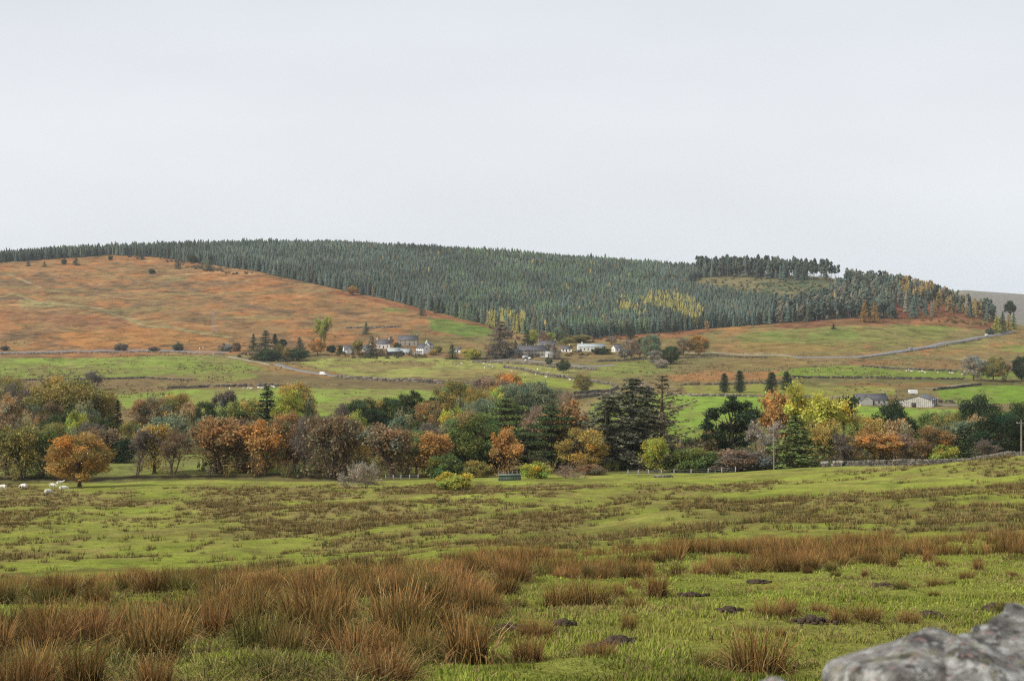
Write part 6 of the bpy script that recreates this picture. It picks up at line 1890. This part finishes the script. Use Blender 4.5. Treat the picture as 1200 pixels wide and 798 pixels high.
def near_wall():
    r = empty("drystone_wall", (0.7, 2.15, float(H(0.7, 2.15)))); o0 = np.array(r.location)
    tag(r, "grey lichen-covered drystone wall cut by the bottom right corner", "wall")
    def at(u, v, Y): return np.array([(u - 600) / F * Y, Y, -(v - HV) / F * Y]) - o0
    for c, s, sd, rz, ti in ((at(1104, 818, 2.0), (0.285, 0.34, 0.19), 3, 0.2, 0.22), (at(1158, 822, 1.92), (0.15, 0.28, 0.16), 8, -0.3, -0.35), (at(1246, 812, 2.05), (0.22, 0.34, 0.26), 14, 0.1, 0.5),
                             (at(918, 856, 2.0), (0.10, 0.3, 0.11), 21, 0.4, 0.0), (at(1345, 800, 2.1), (0.3, 0.34, 0.24), 25, 0.3, 0.1), (at(1480, 800, 2.15), (0.32, 0.34, 0.24), 29, 0.0, -0.1),
                             (at(800, 870, 2.05), (0.24, 0.3, 0.12), 33, 0.1, 0.05), (at(992, 866, 2.02), (0.16, 0.3, 0.14), 37, 0.1, -0.05)):
        m = MB(); boulder(m, c, s, sd, rz, ti, 5); m.obj("coping_stone", M_LICHEN, r, smooth_shade=True)
    rng = np.random.default_rng(71); m = MB()
    top = -(855 - HV) / F * 2.05; z0 = float(o0[2]); n_rows = 7; hh = (top - z0) / n_rows
    for j in range(n_rows):
        x = -0.5
        while x < 2.6:
            w_ = rng.uniform(0.2, 0.42)
            boulder(m, np.array([x + w_ / 2, 2.1 + rng.normal(0, 0.02), z0 + hh * (j + 0.5)]) - o0, (w_ * 1.12, 0.44, hh * 1.22), int(rng.integers(1, 900)), 0, 0, 3); x += w_
    m.obj("wall_face", M_LICHEN, r, smooth_shade=True)


near_wall()
# ------------------------------------------------------------------ the air of the valley
def haze():
    mb = MB(); mb.box((0, 4570, 20), (14800, 9280, 215))
    m, t, out = nt("valley_air")
    pv = node(t, "ShaderNodeVolumePrincipled")
    pv.inputs["Color"].default_value = (0.84, 0.915, 1.0, 1); pv.inputs["Density"].default_value = 0.000045
    pv.inputs["Anisotropy"].default_value = 0.0
    t.links.new(pv.outputs[0], out.inputs["Volume"])
    o = mb.obj("haze", m)
    tag(o, "thin pale haze in the valley air", "haze", kind="stuff")


haze()
# ------------------------------------------------------------------ camera, sky and sun
cam = bpy.data.cameras.new("camera"); cam.lens = 50; cam.sensor_width = 36
cam.shift_y = -49 / 1200; cam.clip_end = 30000; cam.clip_start = 0.05
cam.dof.use_dof = True; cam.dof.focus_distance = 45; cam.dof.aperture_fstop = 9.5
co = put(bpy.data.objects.new("camera", cam)); co.rotation_euler = (math.pi / 2, 0, 0)
scene.camera = co

SUN_EL, SUN_AZ = math.radians(40), math.radians(-118)   # azimuth clockwise from the view direction
w = bpy.data.worlds.new("World"); scene.world = w; w.use_nodes = True
t = w.node_tree; t.nodes.clear()
out = t.nodes.new("ShaderNodeOutputWorld")
sky = t.nodes.new("ShaderNodeTexSky"); sky.sky_type = 'NISHITA'; sky.sun_disc = False
sky.sun_elevation = SUN_EL; sky.sun_rotation = SUN_AZ; sky.dust_density = 3.0
tc = t.nodes.new("ShaderNodeTexCoord")
sep = t.nodes.new("ShaderNodeSeparateXYZ"); t.links.new(tc.outputs["Generated"], sep.inputs[0])
# a sheet of thin overcast over the sky
cl = t.nodes.new("ShaderNodeTexNoise"); cl.inputs["Scale"].default_value = 2.2; cl.inputs["Detail"].default_value = 4
mp = t.nodes.new("ShaderNodeMapping"); mp.inputs["Scale"].default_value = (1, 1, 3.5)
t.links.new(tc.outputs["Generated"], mp.inputs[0]); t.links.new(mp.outputs[0], cl.inputs["Vector"])
over = ramp(t, sep.outputs[2], [(0.0, (7.8, 8.3, 8.75)), (0.04, (7.8, 8.2, 8.6)), (0.12, (7.95, 8.1, 8.45)), (0.22, (7.2, 7.5, 8.0)), (0.6, (6.6, 7.0, 7.6)), (1.0, (6.2, 6.6, 7.3))])
over = mixc(t, 'MULTIPLY', 1.0, over, ramp(t, cl.outputs[0], [(0.3, 0.94), (0.7, 1.05)]))
mixed = mixc(t, 'MIX', 0.9, sky.outputs[0], over)
bg = t.nodes.new("ShaderNodeBackground"); bg.inputs[1].default_value = 0.1
t.links.new(mixed, bg.inputs[0]); t.links.new(bg.outputs[0], out.inputs[0])

sl = bpy.data.lights.new("sun", 'SUN'); sl.energy = 3.5; sl.angle = math.radians(6); sl.color = (1.0, 0.94, 0.84)
so = put(bpy.data.objects.new("sun", sl))
dirv = Vector((math.sin(SUN_AZ) * math.cos(SUN_EL), math.cos(SUN_AZ) * math.cos(SUN_EL), math.sin(SUN_EL)))
so.rotation_euler = dirv.to_track_quat('Z', 'Y').to_euler(); so.location = (-200, -300, 300)

vs = scene.view_settings
scene.display_settings.display_device = 'sRGB'
vs.view_transform = 'Standard'; vs.look = 'None'; vs.exposure = 0.14; vs.gamma = 1.0; vs.use_curve_mapping = False
scene.render.engine = 'CYCLES'
scene.cycles.pixel_filter_type = 'BLACKMAN_HARRIS'; scene.cycles.filter_width = 1.2
scene.cycles.use_denoising = False; scene.cycles.volume_bounces = 1
scene.cycles.max_bounces = 5; scene.cycles.diffuse_bounces = 2; scene.cycles.transmission_bounces = 3
scene.cycles.glossy_bounces = 2; scene.cycles.caustics_reflective = False; scene.cycles.caustics_refractive = False
